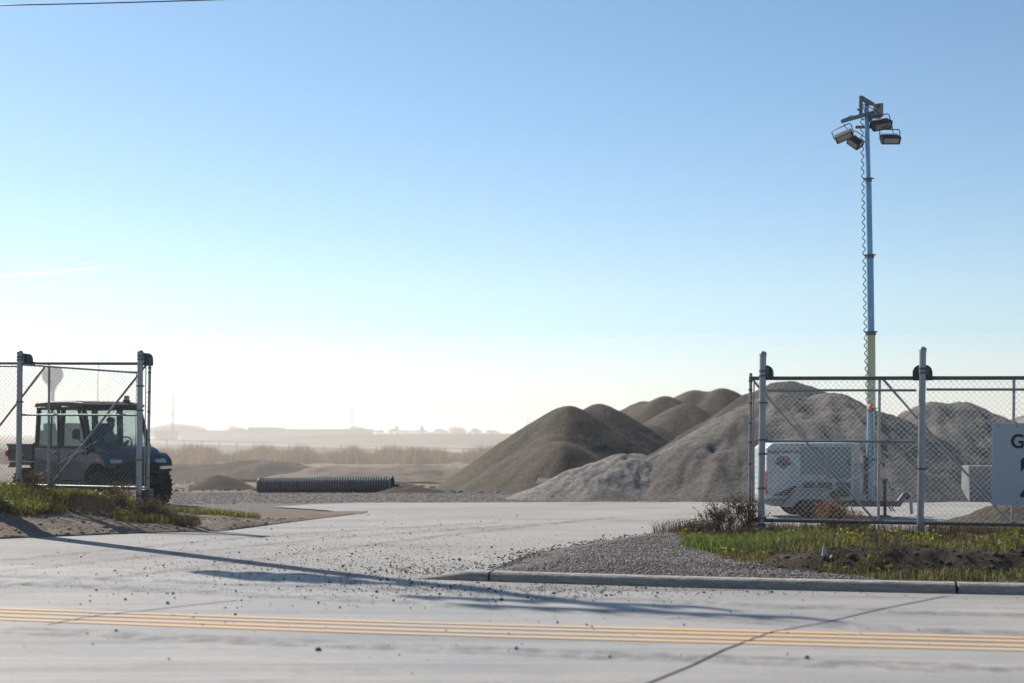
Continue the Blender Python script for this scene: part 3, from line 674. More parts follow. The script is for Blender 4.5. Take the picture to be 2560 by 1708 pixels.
# upright sliver of white litter on the right verge
q = G(2063, 1396, .2); b = MB()
b.add([q + Vector((-.03, 0, -.1)), q + Vector((.035, .0, -.1)), q + Vector((-.012, .02, .02)), q + Vector((-.03, .03, -.1)), q + Vector((.03, .035, -.1))], [(0, 1, 2), (3, 2, 4), (0, 2, 3), (1, 4, 2), (0, 3, 4, 1)])
q0 = b.build('litter', M['plastic'], smooth=0); q0.location.z = right_h(np.array([q.x]), np.array([q.y]))[0] - q.z + .12
tag(q0, 'small pointed scrap of white litter standing on the dark soil of the right verge', 'litter')

# ---- gate sign
def text(name, body, size, loc, rot, m, parent, ext=.002, bold=.0, sx=1, align='CENTER'):
    cu = bpy.data.curves.new(name, 'FONT'); cu.body = body; cu.size = size; cu.extrude = ext; cu.offset = bold; cu.align_x = align; cu.align_y = 'BOTTOM_BASELINE'; cu.resolution_u = 6
    o = bpy.data.objects.new(name, cu); C.objects.link(o); dg = bpy.context.evaluated_depsgraph_get(); me = bpy.data.meshes.new_from_object(o.evaluated_get(dg))
    C.objects.unlink(o); bpy.data.objects.remove(o); me.materials.clear(); me.materials.append(m)
    o = bpy.data.objects.new(name, me); C.objects.link(o); o.parent = parent; o.location = loc; o.rotation_euler = rot; o.scale = (sx, 1, 1); return o
sp = off(RP, -.012); tl = sp.at(2480, 1058); bl = sp.at(2480, 1262.5); ang = math.atan2(gate_u.y, gate_u.x)
Hs = tl.z - bl.z; Ws = 1.16
sg = thing('gate_sign', 'large pale grey-white sign with black lettering fixed to the right gate mesh', 'sign', tuple(bl), ang)
MB().box((Ws/2, .003, Hs/2), (Ws, .006, Hs)).build('board', M['sign'], sg, bevel=.002)
sc_ = F_PX/tl.y
text('lettering', 'GATE', .245, (.222, -.0025, (1262.5 - 1119.5)/sc_), (R(90), 0, 0), M['black'], sg, .0015, .006, .92, 'LEFT')
text('lettering', '2', .70, (.335, -.0025, (1262.5 - 1238)/sc_), (R(90), 0, 0), M['black'], sg, .0015, .022, .86, 'LEFT')
for x, z in ((.075, Hs - .04), (.30, Hs - .04), (.30, .035), (.9, Hs-.04), (.9, .035)):
    MB().lathe([(.004, .004), (.012, .004), (.014, .0), (.004, 0)], Matrix.Translation((x, -.003, z)) @ Matrix.Rotation(R(90), 4, 'X'), 14).build('bolt', M['galv'], sg)
#PART4
# ------------------------------------------------------------------ light tower trailer
TY = 23.6
def T(px, py, dy=0): return P(px, py, TY + dy)
o_ = T(2030, 1300); lt = thing('light_tower', 'white towable light tower trailer with raised telescopic mast behind the right gate', 'light tower', (o_.x, TY, 0))
XZ = Matrix(((1, 0, 0, 0), (0, 0, 1, 0), (0, 1, 0, 0), (0, 0, 0, 1)))     # (a,b,c) -> (x=a, y=c, z=b)
def outl(pts): return [(T(x, y).x, T(x, y).z) for x, y in pts]
W0, W1 = TY - .02, TY + 1.15
cab = MB().prism(outl([(1916, 1120), (1932, 1108), (2133, 1107), (2133, 1252), (2098, 1252), (2083, 1222), (1984, 1222), (1966, 1246), (1916, 1246)]), XZ, W0, W1).build('cabinet', M['white'], lt, bevel=.018, world=True)
for pts in ([(2002, 1117), (2062, 1117), (2062, 1186), (2002, 1186)], [(2066, 1117), (2127, 1117), (2127, 1196), (2066, 1196)]):
    dpn = MB().prism(outl(pts), XZ, W0 - .012, W0 + .01).build('door', M['greypanel'], lt, bevel=.004, world=True)
    x, y = pts[1]; c = T(x - 6, (pts[1][1] + pts[2][1])/2)
    MB().box((c.x, W0 - .022, c.z), (.022, .022, .09)).build('handle', M['blackpl'], dpn, world=True, bevel=.003)
def louvre(pts, rows):
    fr = MB().prism(outl(pts), XZ, W0 - .008, W0 + .004).build('vent', M['blackpl'], lt, world=True)
    y0 = min(p[1] for p in pts); y1 = max(p[1] for p in pts); s = MB()
    for k in range(rows):
        y = y0 + (k + .6)*(y1 - y0)/rows; xs_ = []
        for (xa, ya), (xb, yb) in zip(pts, pts[1:] + pts[:1]):
            if (ya - y)*(yb - y) < 0: xs_.append(xa + (xb - xa)*(y - ya)/(yb - ya))
        if len(xs_) == 2:
            a, b = T(min(xs_) + .4, y), T(max(xs_) - .4, y); s.box(((a.x + b.x)/2, W0 - .014, a.z), (b.x - a.x, .012, .004), Matrix.Rotation(.6, 3, 'X'))
    s.build('slat', M['greypanel'], fr, world=True)
louvre([(2007, 1206), (2036, 1206), (2036, 1219), (2007, 1219)], 4); louvre([(2045, 1206), (2080, 1206), (2080, 1219), (2045, 1219)], 4)
louvre([(2089, 1206), (2125, 1206), (2125, 1243), (2089, 1243)], 9); louvre([(1928, 1240), (1990, 1212), (1990, 1226), (1962, 1241)], 6)
c = T(1919.5, 1133.5); text('lettering', 'NIGHT SHIFT FXV', .066, Vector((c.x, W0 - .003, c.z)) - lt.location, (R(90), 0, 0), M['black'], lt, .001, .002, 1.06, 'LEFT')
for l in ([(2001, 1110), (2001, 1204)], [(1930, 1122), (2130, 1122)], [(2064, 1110), (2064, 1204)], [(1920, 1203), (2130, 1203)]):
    a, b_ = T(*l[0]), T(*l[1]); MB().box(((a.x + b_.x)/2, W0 - .0005, (a.z + b_.z)/2), (max(abs(b_.x - a.x), .006), .004, max(abs(a.z - b_.z), .006))).build('panel_seam', M['greypanel'], lt, world=True)
# shield emblem: dark outline, pale field, red centre, dark banner
ec = T(1958, 1157); em = MB()
def shield(w, h): return [(-.5*w, .22*h), (-.36*w, .42*h), (0, .5*h), (.36*w, .42*h), (.5*w, .22*h), (.42*w, -.12*h), (.2*w, -.38*h), (0, -.5*h), (-.2*w, -.38*h), (-.42*w, -.12*h)]
Me = Matrix.Translation((ec.x, 0, ec.z)) @ XZ
es = em.prism(shield(.235, .215), Me, W0 - .003, W0 + .002).build('emblem', M['cardark'], lt, world=True)
MB().prism(shield(.205, .185), Me, W0 - .005, W0 - .002).build('emblem_field', M['greypanel'], es, world=True)
redm = varied('faded_red_print', (.19, .04, .05), (.25, .07, .075), 30, .6)
rd = MB(); rd.prism([(-.085, .0), (-.065, .06), (.065, .06), (.085, .0)], Me, W0 - .007, W0 - .004); rd.prism([(-.055, -.035), (.055, -.035), (0, -.08)], Me, W0 - .007, W0 - .004)
rd.build('emblem_centre', redm, es, world=True)
MB().prism([(-.15, -.032), (.15, -.032), (.15, -.004), (-.15, -.004)], Me, W0 - .009, W0 - .006).build('emblem_banner', M['cardark'], es, world=True)
mk = MB()
for x, y in ((1984, 1166), (1988, 1172), (1982, 1180), (1990, 1185), (1977, 1191), (1982, 1196), (1989, 1192), (1992, 1204), (1999, 1203), (1990, 1178)):
    q = T(x, y); mk.box((q.x, W0 - .001, q.z), (.022, .004, .018), Matrix.Rotation(random.random()*3, 3, 'Y'))
mk.build('dark_mark', M['blackpl'], lt, world=True)
q = T(1914.5, 1210); MB().box((q.x, W0 + .03, q.z), (.022, .05, .42)).build('tail_light', M['red'], lt, world=True, bevel=.004)
q = T(1916, 1231); MB().box((q.x, W0 - .02, q.z), (.03, .04, .03)).build('latch', M['blackpl'], lt, world=True, bevel=.004)
MB().prism(outl([(1914, 1246), (1970, 1246), (1966, 1268), (1914, 1258)]), XZ, W0 + .1, W1 - .1).build('rear_sill', M['greypanel'], lt, world=True, bevel=.01)
# fender, wheel
fd = [(1955, 1266), (1984, 1220), (2057, 1220), (2080, 1266), (2060, 1266), (2048, 1248), (1990, 1248), (1972, 1266)]
MB().prism(outl(fd), XZ, W0 - .26, W0 - .235).build('fender', M['greypanel'], lt, bevel=.008, world=True)
MB().prism(outl([(1966, 1258), (1989, 1228.4), (2052, 1228.4), (2068, 1258)]), XZ, W0 - .02, W0 - .006).build('wheel_well', M['blackpl'], lt, world=True)
def wheel(parent, c, axis, r, w, rim_r, rim_mat, lugs=0, name='wheel'):
    a = Vector(axis).normalized(); z = Vector((0, 0, 1)); x = z.cross(a).normalized()
    Mw = Matrix(((x.x, z.x, a.x, c[0]), (x.y, z.y, a.y, c[1]), (x.z, z.z, a.z, c[2]), (0, 0, 0, 1)))
    prof = [(rim_r, -w*.42), (r*.86, -w*.5), (r*.96, -w*.42), (r, -w*.22), (r, w*.22), (r*.96, w*.42), (r*.86, w*.5), (rim_r, w*.42)]
    tb = MB().lathe(prof, Mw, 36)
    if lugs:
        for k in range(lugs):
            for sd_ in (-1, 1):
                t = 2*math.pi*(k + (.5 if sd_ > 0 else 0))/lugs
                Rm = (Mw.to_3x3() @ Matrix.Rotation(t, 3, 'Z'))
                tb.box(Mw @ Vector((math.cos(t)*r*.99, math.sin(t)*r*.99, sd_*w*.25)), (r*.11, r*.10, w*.42), Rm)
    wh = tb.build(name, M['rubber'], parent, world=True, smooth=40)
    rb = MB().lathe([(0, w*.18), (rim_r*.3, w*.2), (rim_r*.36, w*.1), (rim_r*.8, w*.06), (rim_r*.92, w*.36), (rim_r*1.02, w*.40), (rim_r*1.02, -w*.4), (rim_r*.9, -w*.36), (rim_r*.8, 0), (0, 0)], Mw, 30)
    for k in range(6):
        t = 2*math.pi*k/6; rb.tube(Mw @ Vector((math.cos(t)*rim_r*.22, math.sin(t)*rim_r*.22, w*.18)), Mw @ Vector((math.cos(t)*rim_r*.22, math.sin(t)*rim_r*.22, w*.24)), rim_r*.05, n=6)
    rb.build('rim', rim_mat, wh, world=True, smooth=35); return wh
MB().prism(outl([(1955, 1266), (1984, 1220), (2057, 1220), (2080, 1266), (2077, 1266), (2054, 1223), (1987, 1223), (1958, 1266)]), XZ, W0 - .234, W0 - .02).build('fender_top', M['greypanel'], lt, world=True)
q = T(2019, 1255); wheel(lt, (q.x, W0 - .12, .245), (0, -1, 0), .245, .18, .14, M['blackpl']); wheel(lt, (q.x, W1 + .1, .245), (0, 1, 0), .245, .18, .14, M['blackpl'])  # black rims stand in for shade on the wheels under the fender
# front control box, mast foot, drawbar
MB().prism(outl([(2134, 1110), (2157, 1110), (2157, 1162), (2134, 1162)]), XZ, TY + .2, TY + .9).build('control_box', varied('faded_pink_box', (.52, .44, .44), (.6, .53, .52), 9, .6), lt, bevel=.008, world=True)
MB().prism(outl([(2135, 1114), (2142, 1114), (2142, 1128), (2135, 1128)]), XZ, TY + .195, TY + .202).build('warning_label', redm, lt, world=True)
MB().prism(outl([(2134, 1163), (2157, 1163), (2157, 1244), (2134, 1244)]), XZ, TY + .15, TY + .95).build('front_panel', M['white'], lt, bevel=.008, world=True)
MB().prism(outl([(2094, 1255), (2265, 1256), (2280, 1236), (2290, 1240), (2272, 1271), (2094, 1271)]), XZ, TY + .5, TY + .6).build('drawbar', M['galvdark'], lt, bevel=.006, world=True)
MB().prism(outl([(1930, 1253), (2094, 1253), (2094, 1271), (1930, 1266)]), XZ, TY + .1, TY + 1.0).build('chassis', M['greypanel'], lt, bevel=.006, world=True)
cp = MB(); a = T(2276, 1237, .55); cp.tube((a.x, TY + .55, a.z), (a.x + .02, TY + .55, a.z - .33), .03); a = T(2272, 1228); cp.lathe([(0, .035), (.025, .028), (.035, 0), (.025, -.028), (0, -.035)], Matrix.Translation((a.x, TY + .55, a.z)), 12)
cp.build('coupler_post', M['galv'], lt, world=True, smooth=50)
a = T(2287, 1243); MB().box((a.x, TY + .55, a.z), (.13, .09, .09), Matrix.Rotation(.6, 3, 'Y')).build('coupler', M['blackpl'], lt, bevel=.02, world=True)
jk = MB(); a = T(2229, 1201); b_ = T(2229, 1306); jk.tube((a.x, TY + .42, a.z), (b_.x, TY + .42, b_.z + .02), .028, n=12); jk.box((a.x, TY + .42, a.z - .02), (.075, .075, .06)); jk.box((b_.x, TY + .42, .012), (.16, .16, .024))
jk.build('jack', M['blackpl'], lt, bevel=.004, world=True)
h0 = T(2232, 1205); h1 = T(2238, 1206); h2 = T(2240, 1222); h3 = T(2252, 1225)
MB().path([(p.x, TY + .4, p.z) for p in (h0, h1, h2, h3)], .008).tube((h2.x + .02, TY + .4, h3.z), (h3.x, TY + .4, h3.z), .016).build('crank_handle', M['blackpl'], lt, world=True, smooth=60)
rl = MB(); a = T(2217, 1147); rl.path([(a.x + .083*math.cos(t), TY + .3, a.z + .083*math.sin(t)) for t in np.linspace(0, 2*math.pi, 28)[:-1]], .011, closed=True)
rl.path([(a.x + .03*math.cos(t), TY + .3, a.z + .03*math.sin(t)) for t in np.linspace(0, 2*math.pi, 16)[:-1]], .01, closed=True); rl.box((a.x + .02, TY + .3, a.z - .11), (.03, .02, .09)); rl.box((a.x-.06, TY + .34, a.z-.02), (.2, .04, .03))
rl.build('winch', M['blackpl'], lt, world=True, smooth=60)
chn = MB(); a = T(2258, 1268)
for k, (x, y, ln) in enumerate(((2242, 1270, .08), (2146, 1272, .1), (2110, 1272, .06), (2250, 1272, .07))):
    q = T(x, y); chn.path([(q.x, TY + .5, q.z), (q.x + .02, TY + .49, q.z - ln*.6), (q.x + .05, TY + .5, q.z - ln)], .012)
chn.build('safety_chain', M['blackpl'], lt, world=True, smooth=60)
lg_ = MB()
for x0_, y0_, x1_, y1_ in ((2136, 1222, 2150, 1258), (2158, 1235, 2136, 1262), (2204, 1240, 2212, 1257)):
    a = T(x0_, y0_); b_ = T(x1_, y1_); lg_.tube((a.x, TY + .3, a.z), (b_.x, TY + .3, b_.z), .016)
lg_.build('strut', M['blackpl'], lt, world=True, smooth=60)
gp = MB(); a = T(2160, 1140); b_ = T(2160, 1240); gp.box(((a.x), TY + .6, (a.z + b_.z)/2), (.05, .1, a.z - b_.z)); a = T(2186, 1140); gp.box(((a.x), TY + .6, (a.z + b_.z)/2), (.055, .1, a.z - b_.z))
gp.build('mast_guide', M['blackpl'], lt, world=True, bevel=.004)
# telescopic mast: square tubes with collars; leans very slightly
MYY = TY + .62
def mp(py):       # mast centre line (pixels)
    return np.interp(py, [265, 450, 641, 833, 1020, 1260], [2166, 2171, 2174.5, 2177, 2178, 2173])
secs = [(1258, 1024, .118), (1024, 833, .132), (833, 641, .108), (641, 450, .088), (450, 262, .070)]
for k, (ya, yb, w) in enumerate(secs):
    a = P(mp(ya), ya, MYY); b_ = P(mp(yb), yb - (3 if k < 4 else 0), MYY); mb = MB(); d = b_ - a; dd = d.normalized()
    rx = Vector((1, 0, 0)); ry = Vector((0, 1, 0)); c_ = w*.18; h = w/2
    ol = [(-h + c_, -h), (h - c_, -h), (h, -h + c_), (h, h - c_), (h - c_, h), (-h + c_, h), (-h, h - c_), (-h, -h + c_)]
    vs = [a + rx*x + ry*y for x, y in ol] + [b_ + rx*x + ry*y for x, y in ol]
    mb.add(vs, [tuple(range(8)), tuple(reversed(range(8, 16)))] + [(i, (i+1) % 8, 8 + (i+1) % 8, 8 + i) for i in range(8)])
    mm = M['mast'] if k != 1 else varied('greased_mast_steel', (.34, .36, .22), (.40, .42, .30), 3, .35, .7)
    ms = mb.build('mast_section', mm, lt, world=True, smooth=0)
    if k < 4:
        cl = MB(); hh = w/2 + .018; cl.box(b_, (hh*2, hh*2, .022)); cl.box(b_ - Vector((0, 0, .035)), (w*1.12, w*1.12, .05)); cl.box(b_ + Vector((hh + .01, 0, .004)), (.05, .04, .014)); cl.box(b_ + Vector((-hh - .01, 0, .004)), (.05, .04, .014))
        cl.build('collar', M['headsteel'], ms, world=True, bevel=.004)
q = P(2166, 1100, MYY - .02); a = P(2184, 1024, MYY - .09); b_ = P(2184, 1135, MYY - .09)
MB().tube(a, b_, .014).build('side_rail', varied('yellowed_pipe', (.42, .36, .2), (.48, .42, .27), 5, .5, .4), lt, world=True)
a = P(2177, 1016, MYY - .1); bc = MB().lathe([(0, .04), (.035, .03), (.045, -.01), (.05, -.03)], Matrix.Translation(a), 16).build('beacon', M['amber'], lt, world=True, smooth=60)
MB().lathe([(.055, -.03), (.06, -.035), (.06, -.06), (0, -.06)], Matrix.Translation(a), 16).build('beacon_base', M['red'], bc, world=True, smooth=60)
# coiled cable
pts = []; n_t = 37
for i in range(n_t*8 + 1):
    t = i/(n_t*8); py = 296 + (1010 - 296)*t; q = P(np.interp(py, [296, 450, 833, 940, 1010], [2154, 2157, 2163, 2166, 2168]), py, MYY - .11)
    pts.append(q + Vector((.023*math.cos(i*math.pi/4), .023*math.sin(i*math.pi/4), 0)))
MB().path(pts, .0085, n=5).build('coiled_cable', M['cable'], lt, world=True, smooth=180)
# head: crossbars, bracket, junction box, four floodlights
def H(px, py, dy=0): return P(px, py, MYY + dy)
cb = MB(); a = H(2105, 303, -.28); b_ = H(2193, 279, .1)
def sqbar(mb, a, b_, w, h):
    d = (b_ - a); L = d.length; X = d.normalized(); Yv = Vector((0, 0, 1)).cross(X).normalized(); Zv = X.cross(Yv)
    Rm = Matrix((X, Yv, Zv)).transposed(); return mb.box((a + b_)/2, (L, w, h), Rm)
sqbar(cb, a, b_, .065, .07).build('crossbar', M['headsteel'], lt, bevel=.006, world=True)
sqbar(MB(), H(2139, 318, .14), H(2231, 317, -.12), .045, .047).build('crossbar', M['headsteel'], lt, bevel=.005, world=True)
tb_ = MB(); mt = Matrix(((1, 0, 0, 0), (0, 0, 1, 0), (0, 1, 0, 0), (0, 0, 0, 1)))
ho = lambda l: [(H(x, y).x, H(x, y).z) for x, y in l]
tb_.prism(ho([(2146, 242), (2146, 292), (2155, 290), (2155, 256), (2156, 252)]), mt, MYY - .06, MYY - .02); tb_.prism(ho([(2146, 242), (2153, 240.5), (2184, 259), (2182, 266), (2165, 263), (2155, 254)]), mt, MYY - .06, MYY - .02)
tb_.prism(ho([(2140, 273), (2147, 275), (2147, 279), (2144, 278)]), mt, MYY - .06, MYY - .02)
tb_.build('mast_bracket', M['headsteel'], lt, world=True, bevel=.004)
jb = MB().prism(ho([(2183, 260), (2208, 258), (2208, 291), (2183, 291)]), mt, MYY - .02, MYY + .2).build('junction_box', M['greypanel'], lt, bevel=.008, world=True)
q = H(2195, 267, -.03); MB().box(q, (.02, .03, .05)).box(H(2198, 263.5, -.03), (.025, .03, .025)).build('switch', M['blackpl'], jb, world=True)
MB().tube(H(2176, 290, .02), H(2176, 301, .02), .035).build('spacer', M['headsteel'], lt, world=True)
MB().tube(H(2192, 286, .05), H(2192, 293, .05), .06, n=14).build('motor', M['headsteel'], lt, world=True)
def flood(px, py, yaw, roll, pitch, w=.30, h=.125, d=.15, dy=-.1, br=(0, 0)):
    c = H(px, py, dy); Rm = (Matrix.Rotation(yaw, 4, 'Z') @ Matrix.Rotation(roll, 4, 'Y') @ Matrix.Rotation(pitch, 4, 'X'))
    Mt = Matrix.Translation(c) @ Rm                       # local: -Y is the lit face, X the width
    hb = MB(); h2 = h/2
    pr = [(-d*.5, -h2), (-d*.5, h2), (-d*.1, h2*1.0), (d*.35, h2*.62), (d*.5, h2*.55), (d*.5, -h2*.55), (d*.35, -h2*.62), (-d*.1, -h2)]
    hb.prism(pr, Mt @ Matrix(((0, 0, 1, 0), (1, 0, 0, 0), (0, 1, 0, 0), (0, 0, 0, 1))), -w/2, w/2)
    for k in range(9):
        x = (-.42 + .105*k)*w; hb.box(Mt @ Vector((x, d*.32, 0)), (.006, d*.55, h*.92), Rm.to_3x3())
    fl = hb.build('floodlight', M['blackpl'], lt, world=True, smooth=0)
    MB().box(Mt @ Vector((0, -d*.5 - .002, 0)), (w*.82, .008, h*.72), Rm.to_3x3()).build('lens', M['lamp'], fl, world=True)
    fm = MB()
    for sx_, sy_, lx_, lz_ in ((0, h2*.88, w, h*.12), (0, -h2*.88, w, h*.12), (-w*.46, 0, w*.08, h*.88), (w*.46, 0, w*.08, h*.88)): fm.box(Mt @ Vector((sx_, -d*.53, sy_)), (lx_, .016, lz_), Rm.to_3x3())
    fm.build('lens_frame', M['blackpl'], fl, world=True)
    up = Vector((0, 0, 1)); xx = (Rm.to_3x3() @ Vector((1, 0, 0))); c0 = c
    s_ = w/2 + .018; top = .155; tv = (up - xx*up.dot(xx)).normalized()
    MB().path([c0 - xx*s_, c0 - xx*s_ + tv*(top - .02), c0 - xx*(s_ - .02) + tv*top, c0 + xx*(s_ - .02) + tv*top, c0 + xx*s_ + tv*(top - .02), c0 + xx*s_], .0085, n=6).build('bracket', M['blackpl'], fl, world=True, smooth=60)
    return fl
flood(2110, 339, R(-22), R(-20), R(38), dy=-.28)
flood(2202, 311, R(14), R(-12), R(38), w=.34, h=.14, dy=-.02)
flood(2225, 347, R(8), R(-2), R(40), w=.32, dy=-.14)
flood(2139, 356, R(-40), R(38), R(34), w=.24, h=.12, dy=.2)
wr = MB()
for l in ([(2157, 261), (2166, 262), (2180, 272), (2195, 280), (2200, 290)], [(2157, 261), (2160, 274), (2163, 282)], [(2170, 288), (2171, 300), (2176, 306)], [(2110, 308), (2112, 316), (2118, 322)], [(2231, 318), (2232, 328), (2234, 334)], [(2152, 296), (2158, 300), (2163, 296)], [(2118, 294), (2128, 289), (2134, 291)]):
    P3 = [H(x, y, -.13) for x, y in l]; wr.path(P3, .007, n=5)
wr.build('lamp_wire', M['cable'], lt, world=True, smooth=180)
#PART5
# ------------------------------------------------------------------ crew utility vehicle behind the left gate, facing right and towards the road
UT = thing('utility_vehicle', 'dusty slate grey crew utility vehicle with enclosed cab and amber beacon behind the left gate', 'utility vehicle', (-8.62, 29.2, -.005), R(-43))
UT.scale = (1.05, 1.05, 1.05)
UXZ = Matrix(((1, 0, 0, 0), (0, 0, 1, 0), (0, 1, 0, 0), (0, 0, 0, 1)))   # (a,b,c)->(x=a,y=c,z=b)
def up_(name, pts, y0, y1, m, parent=UT, bevel=.012, taper=None):
    b = MB().prism(pts, UXZ, y0, y1)
    if taper: b.v = [(x, y*taper(x, z), z) for x, y, z in b.v]
    return b.build(name, m, parent, bevel=bevel)
tub = up_('body', [(-1.02, .44), (.86, .40), (1.0, .62), (1.08, .98), (1.02, 1.06), (-1.02, 1.06)], -.64, .64, M['utvdark'])
hood = up_('hood', [(.98, .90), (1.0, 1.10), (1.25, 1.10), (1.45, 1.05), (1.60, .95), (1.64, .82), (1.58, .70), (1.2, .78)], -.60, .60, M['utv'], bevel=.03, taper=lambda x, z: 1 - .16*max(0, (x - 1.1)/.7))
up_('front_fascia', [(1.50, .42), (1.54, .72), (1.64, .80), (1.68, .72), (1.65, .58), (1.58, .46)], -.46, .46, M['utvdark'], bevel=.02)
gr = MB()
for k in range(4): gr.box((1.665 - .006*k, 0, .74 - .045*k), (.03, .5, .018))
gr.build('grille', M['blackpl'], UT, bevel=.003)
for s in (-1, 1):
    fn = up_('front_fender', [(.98, .64), (1.03, .94), (1.2, 1.0), (1.48, .97), (1.63, .86), (1.68, .74), (1.62, .72), (1.56, .79), (1.22, .79), (1.08, .70)], s*.47, s*.73, M['utv'], bevel=.015)
    hl = MB().prism([(1.50, .84), (1.53, .93), (1.66, .84), (1.67, .79)], UXZ, s*.36, s*.60).build('headlight', mat('headlight_lens', (.35, .38, .42), .15), UT, bevel=.01)
    up_('turn_light', [(1.40, .84), (1.42, .90), (1.50, .885), (1.48, .84)], s*.72, s*.742, M['amber'], bevel=.004)
    up_('rear_fender', [(-1.98, .66), (-1.9, .78), (-1.06, .78), (-1.02, .62), (-1.12, .72), (-1.8, .72)], s*.5, s*.72, M['utvdark'], bevel=.01)
    up_('sill', [(-.98, .34), (.90, .34), (.94, .44), (-.98, .44)], s*.5, s*.68, M['utvdark'], bevel=.01)
    # doors with window frames and panes
    for nm, x0, x1, xt0, xt1 in (('rear_door', -.96, -.06, -.92, -.08), ('front_door', -.02, .96, 0.0, .66)):
        d = up_('door', [(x0, .46), (x1 - .06, .46), (x1, .72), (x1 + .02, 1.06), (x0, 1.06)], s*.645, s*.70, M['utv'], bevel=.012)
        up_('lower_panel', [(x0 + .05, .48), (x1 - .09, .48), (x1 - .05, .80), (x0 + .05, .86)], s*.699, s*.708, M['dusty'], d, .006)
        fr = MB(); yy = s*.655
        for a, b_ in (((x0 + .03, 1.06), (xt0 + .03, 1.84)), ((xt0 + .03, 1.84), (xt1 - .03, 1.84)), ((xt1 - .03, 1.84), (x1 - .03, 1.08)), ((x0 + .03, 1.075), (x1 - .03, 1.075))):
            fr.tube((a[0], yy, a[1]), (b_[0], s*.62 if b_[1] > 1.5 else yy, b_[1]), .034, n=8)
        if nm == 'rear_door': fr.tube((-.42, yy, 1.07), (-.42, s*.62, 1.84), .016, n=8)
        fr.build('window_frame', M['utvdark'], d, smooth=60)
        gl = MB(); y1 = s*.622; P4 = [(x0 + .05, s*.655, 1.09), (x1 - .05, s*.655, 1.09), (xt1 - .05, y1, 1.82), (xt0 + .05, y1, 1.82)]
        gl.add(P4 + [(x, y - s*.008, z) for x, y, z in P4], [(0, 1, 2, 3), (7, 6, 5, 4), (0, 4, 5, 1), (1, 5, 6, 2), (2, 6, 7, 3), (3, 7, 4, 0)]); gl.build('pane', M['glass'], d, smooth=0)
        MB().box((x1 - .13, s*.712, .97), (.13, .02, .04)).build('handle', M['blackpl'], d, bevel=.006)
    if s < 0: MB().path([(.92, s*.68, 1.15), (.93, s*.80, 1.20), (.93, s*.84, 1.28)], .012).box((.93, s*.88, 1.33), (.04, .15, .19)).build('wing_mirror', M['blackpl'], UT, bevel=.008)
    # pillars
    for a, b_ in (((1.02, 1.05), (.70, 1.88)), ((-.03, 1.05), (-.02, 1.88)), ((-.99, 1.05), (-.95, 1.88))):
        MB().tube((a[0], s*.63, a[1]), (b_[0], s*.60, b_[1]), .048, n=10).build('pillar', M['utvdark'], UT, smooth=60)
    wheel(UT, (0, 0, 0), (0, 1, 0), .01, .01, .005, M['utvdark']) if False else None
U0 = Matrix.Identity(4)
def uwheel(x, y, steer=0):
    a = Vector((math.sin(-steer), math.cos(steer)*(1 if y > 0 else -1), 0))
    W_ = wm(UT); loc = W_ @ Vector((x, y, .325)); ax = (W_.to_3x3() @ a)
    wheel(UT, loc, ax, .325*1.05, .27*1.05, .175*1.05, M['utvdark'], 22)
for x, y, st in ((1.40, -.60, -.12), (1.40, .60, -.12), (-1.47, -.60, 0), (-1.47, .60, 0)): uwheel(x, y, st)
for x in (1.40, -1.47):
    ax_ = MB()
    for s in (-1, 1): ax_.tube((x, 0, .42), (x, s*.52, .33), .03).tube((x - .12, s*.2, .5), (x, s*.5, .36), .02).tube((x + .05, s*.32, .80), (x, s*.48, .40), .035)
    ax_.box((x*.95, 0, .48), (.8, .9, .18)).build('suspension', M['utvdark'], UT)
# windscreen, rear screen, roof
def pane(name, P4, n):
    b = MB(); n = Vector(n)*.008; b.add([Vector(p) for p in P4] + [Vector(p) + n for p in P4], [(0, 1, 2, 3), (7, 6, 5, 4), (0, 4, 5, 1), (1, 5, 6, 2), (2, 6, 7, 3), (3, 7, 4, 0)]); return b.build(name, M['glass'], UT, smooth=0)
pane('windscreen', [(1.0, -.60, 1.09), (1.0, .60, 1.09), (.70, .57, 1.84), (.70, -.57, 1.84)], (1, 0, .4))
pane('rear_screen', [(-1.0, -.58, 1.10), (-1.0, .58, 1.10), (-.96, .56, 1.84), (-.96, -.56, 1.84)], (-1, 0, 0))
rf = MB(); rp = [(-1.04, 1.86), (.80, 1.85), (.84, 1.89), (.74, 1.935), (.3, 1.96), (-.5, 1.965), (-1.0, 1.945)]
rf.prism(rp, UXZ, -.66, .66); roof = rf.build('roof', M['utvdark'], UT, bevel=.02)
rb = MB()
for y in (-.45, -.15, .15, .45): rb.prism([(-.95, 1.958), (-.5, 1.978), (.3, 1.974), (.68, 1.955), (.68, 1.94), (-.95, 1.94)], UXZ, y - .05, y + .05)
rb.build('rib', M['dusty'], roof, bevel=.008)
hdr = MB().tube((.70, -.6, 1.83), (.70, .6, 1.83), .035).tube((1.01, -.62, 1.07), (1.01, .62, 1.07), .03).tube((-.97, -.6, 1.84), (-.97, .6, 1.84), .03).tube((-.02, -.6, 1.85), (-.02, .6, 1.85), .03)
hdr.build('roll_bar', M['utvdark'], UT, smooth=60)
bc = MB().lathe([(0, .115), (.045, .11), (.052, .09), (.055, .03), (.058, .028)], Matrix.Translation((.62, .38, 1.97)), 18).build('beacon', M['amber'], UT, smooth=50)
MB().lathe([(.066, .03), (.07, .02), (.07, -.02), (0, -.02)], Matrix.Translation((.62, .38, 1.97)), 18).build('beacon_base', M['blackpl'], bc, smooth=50)
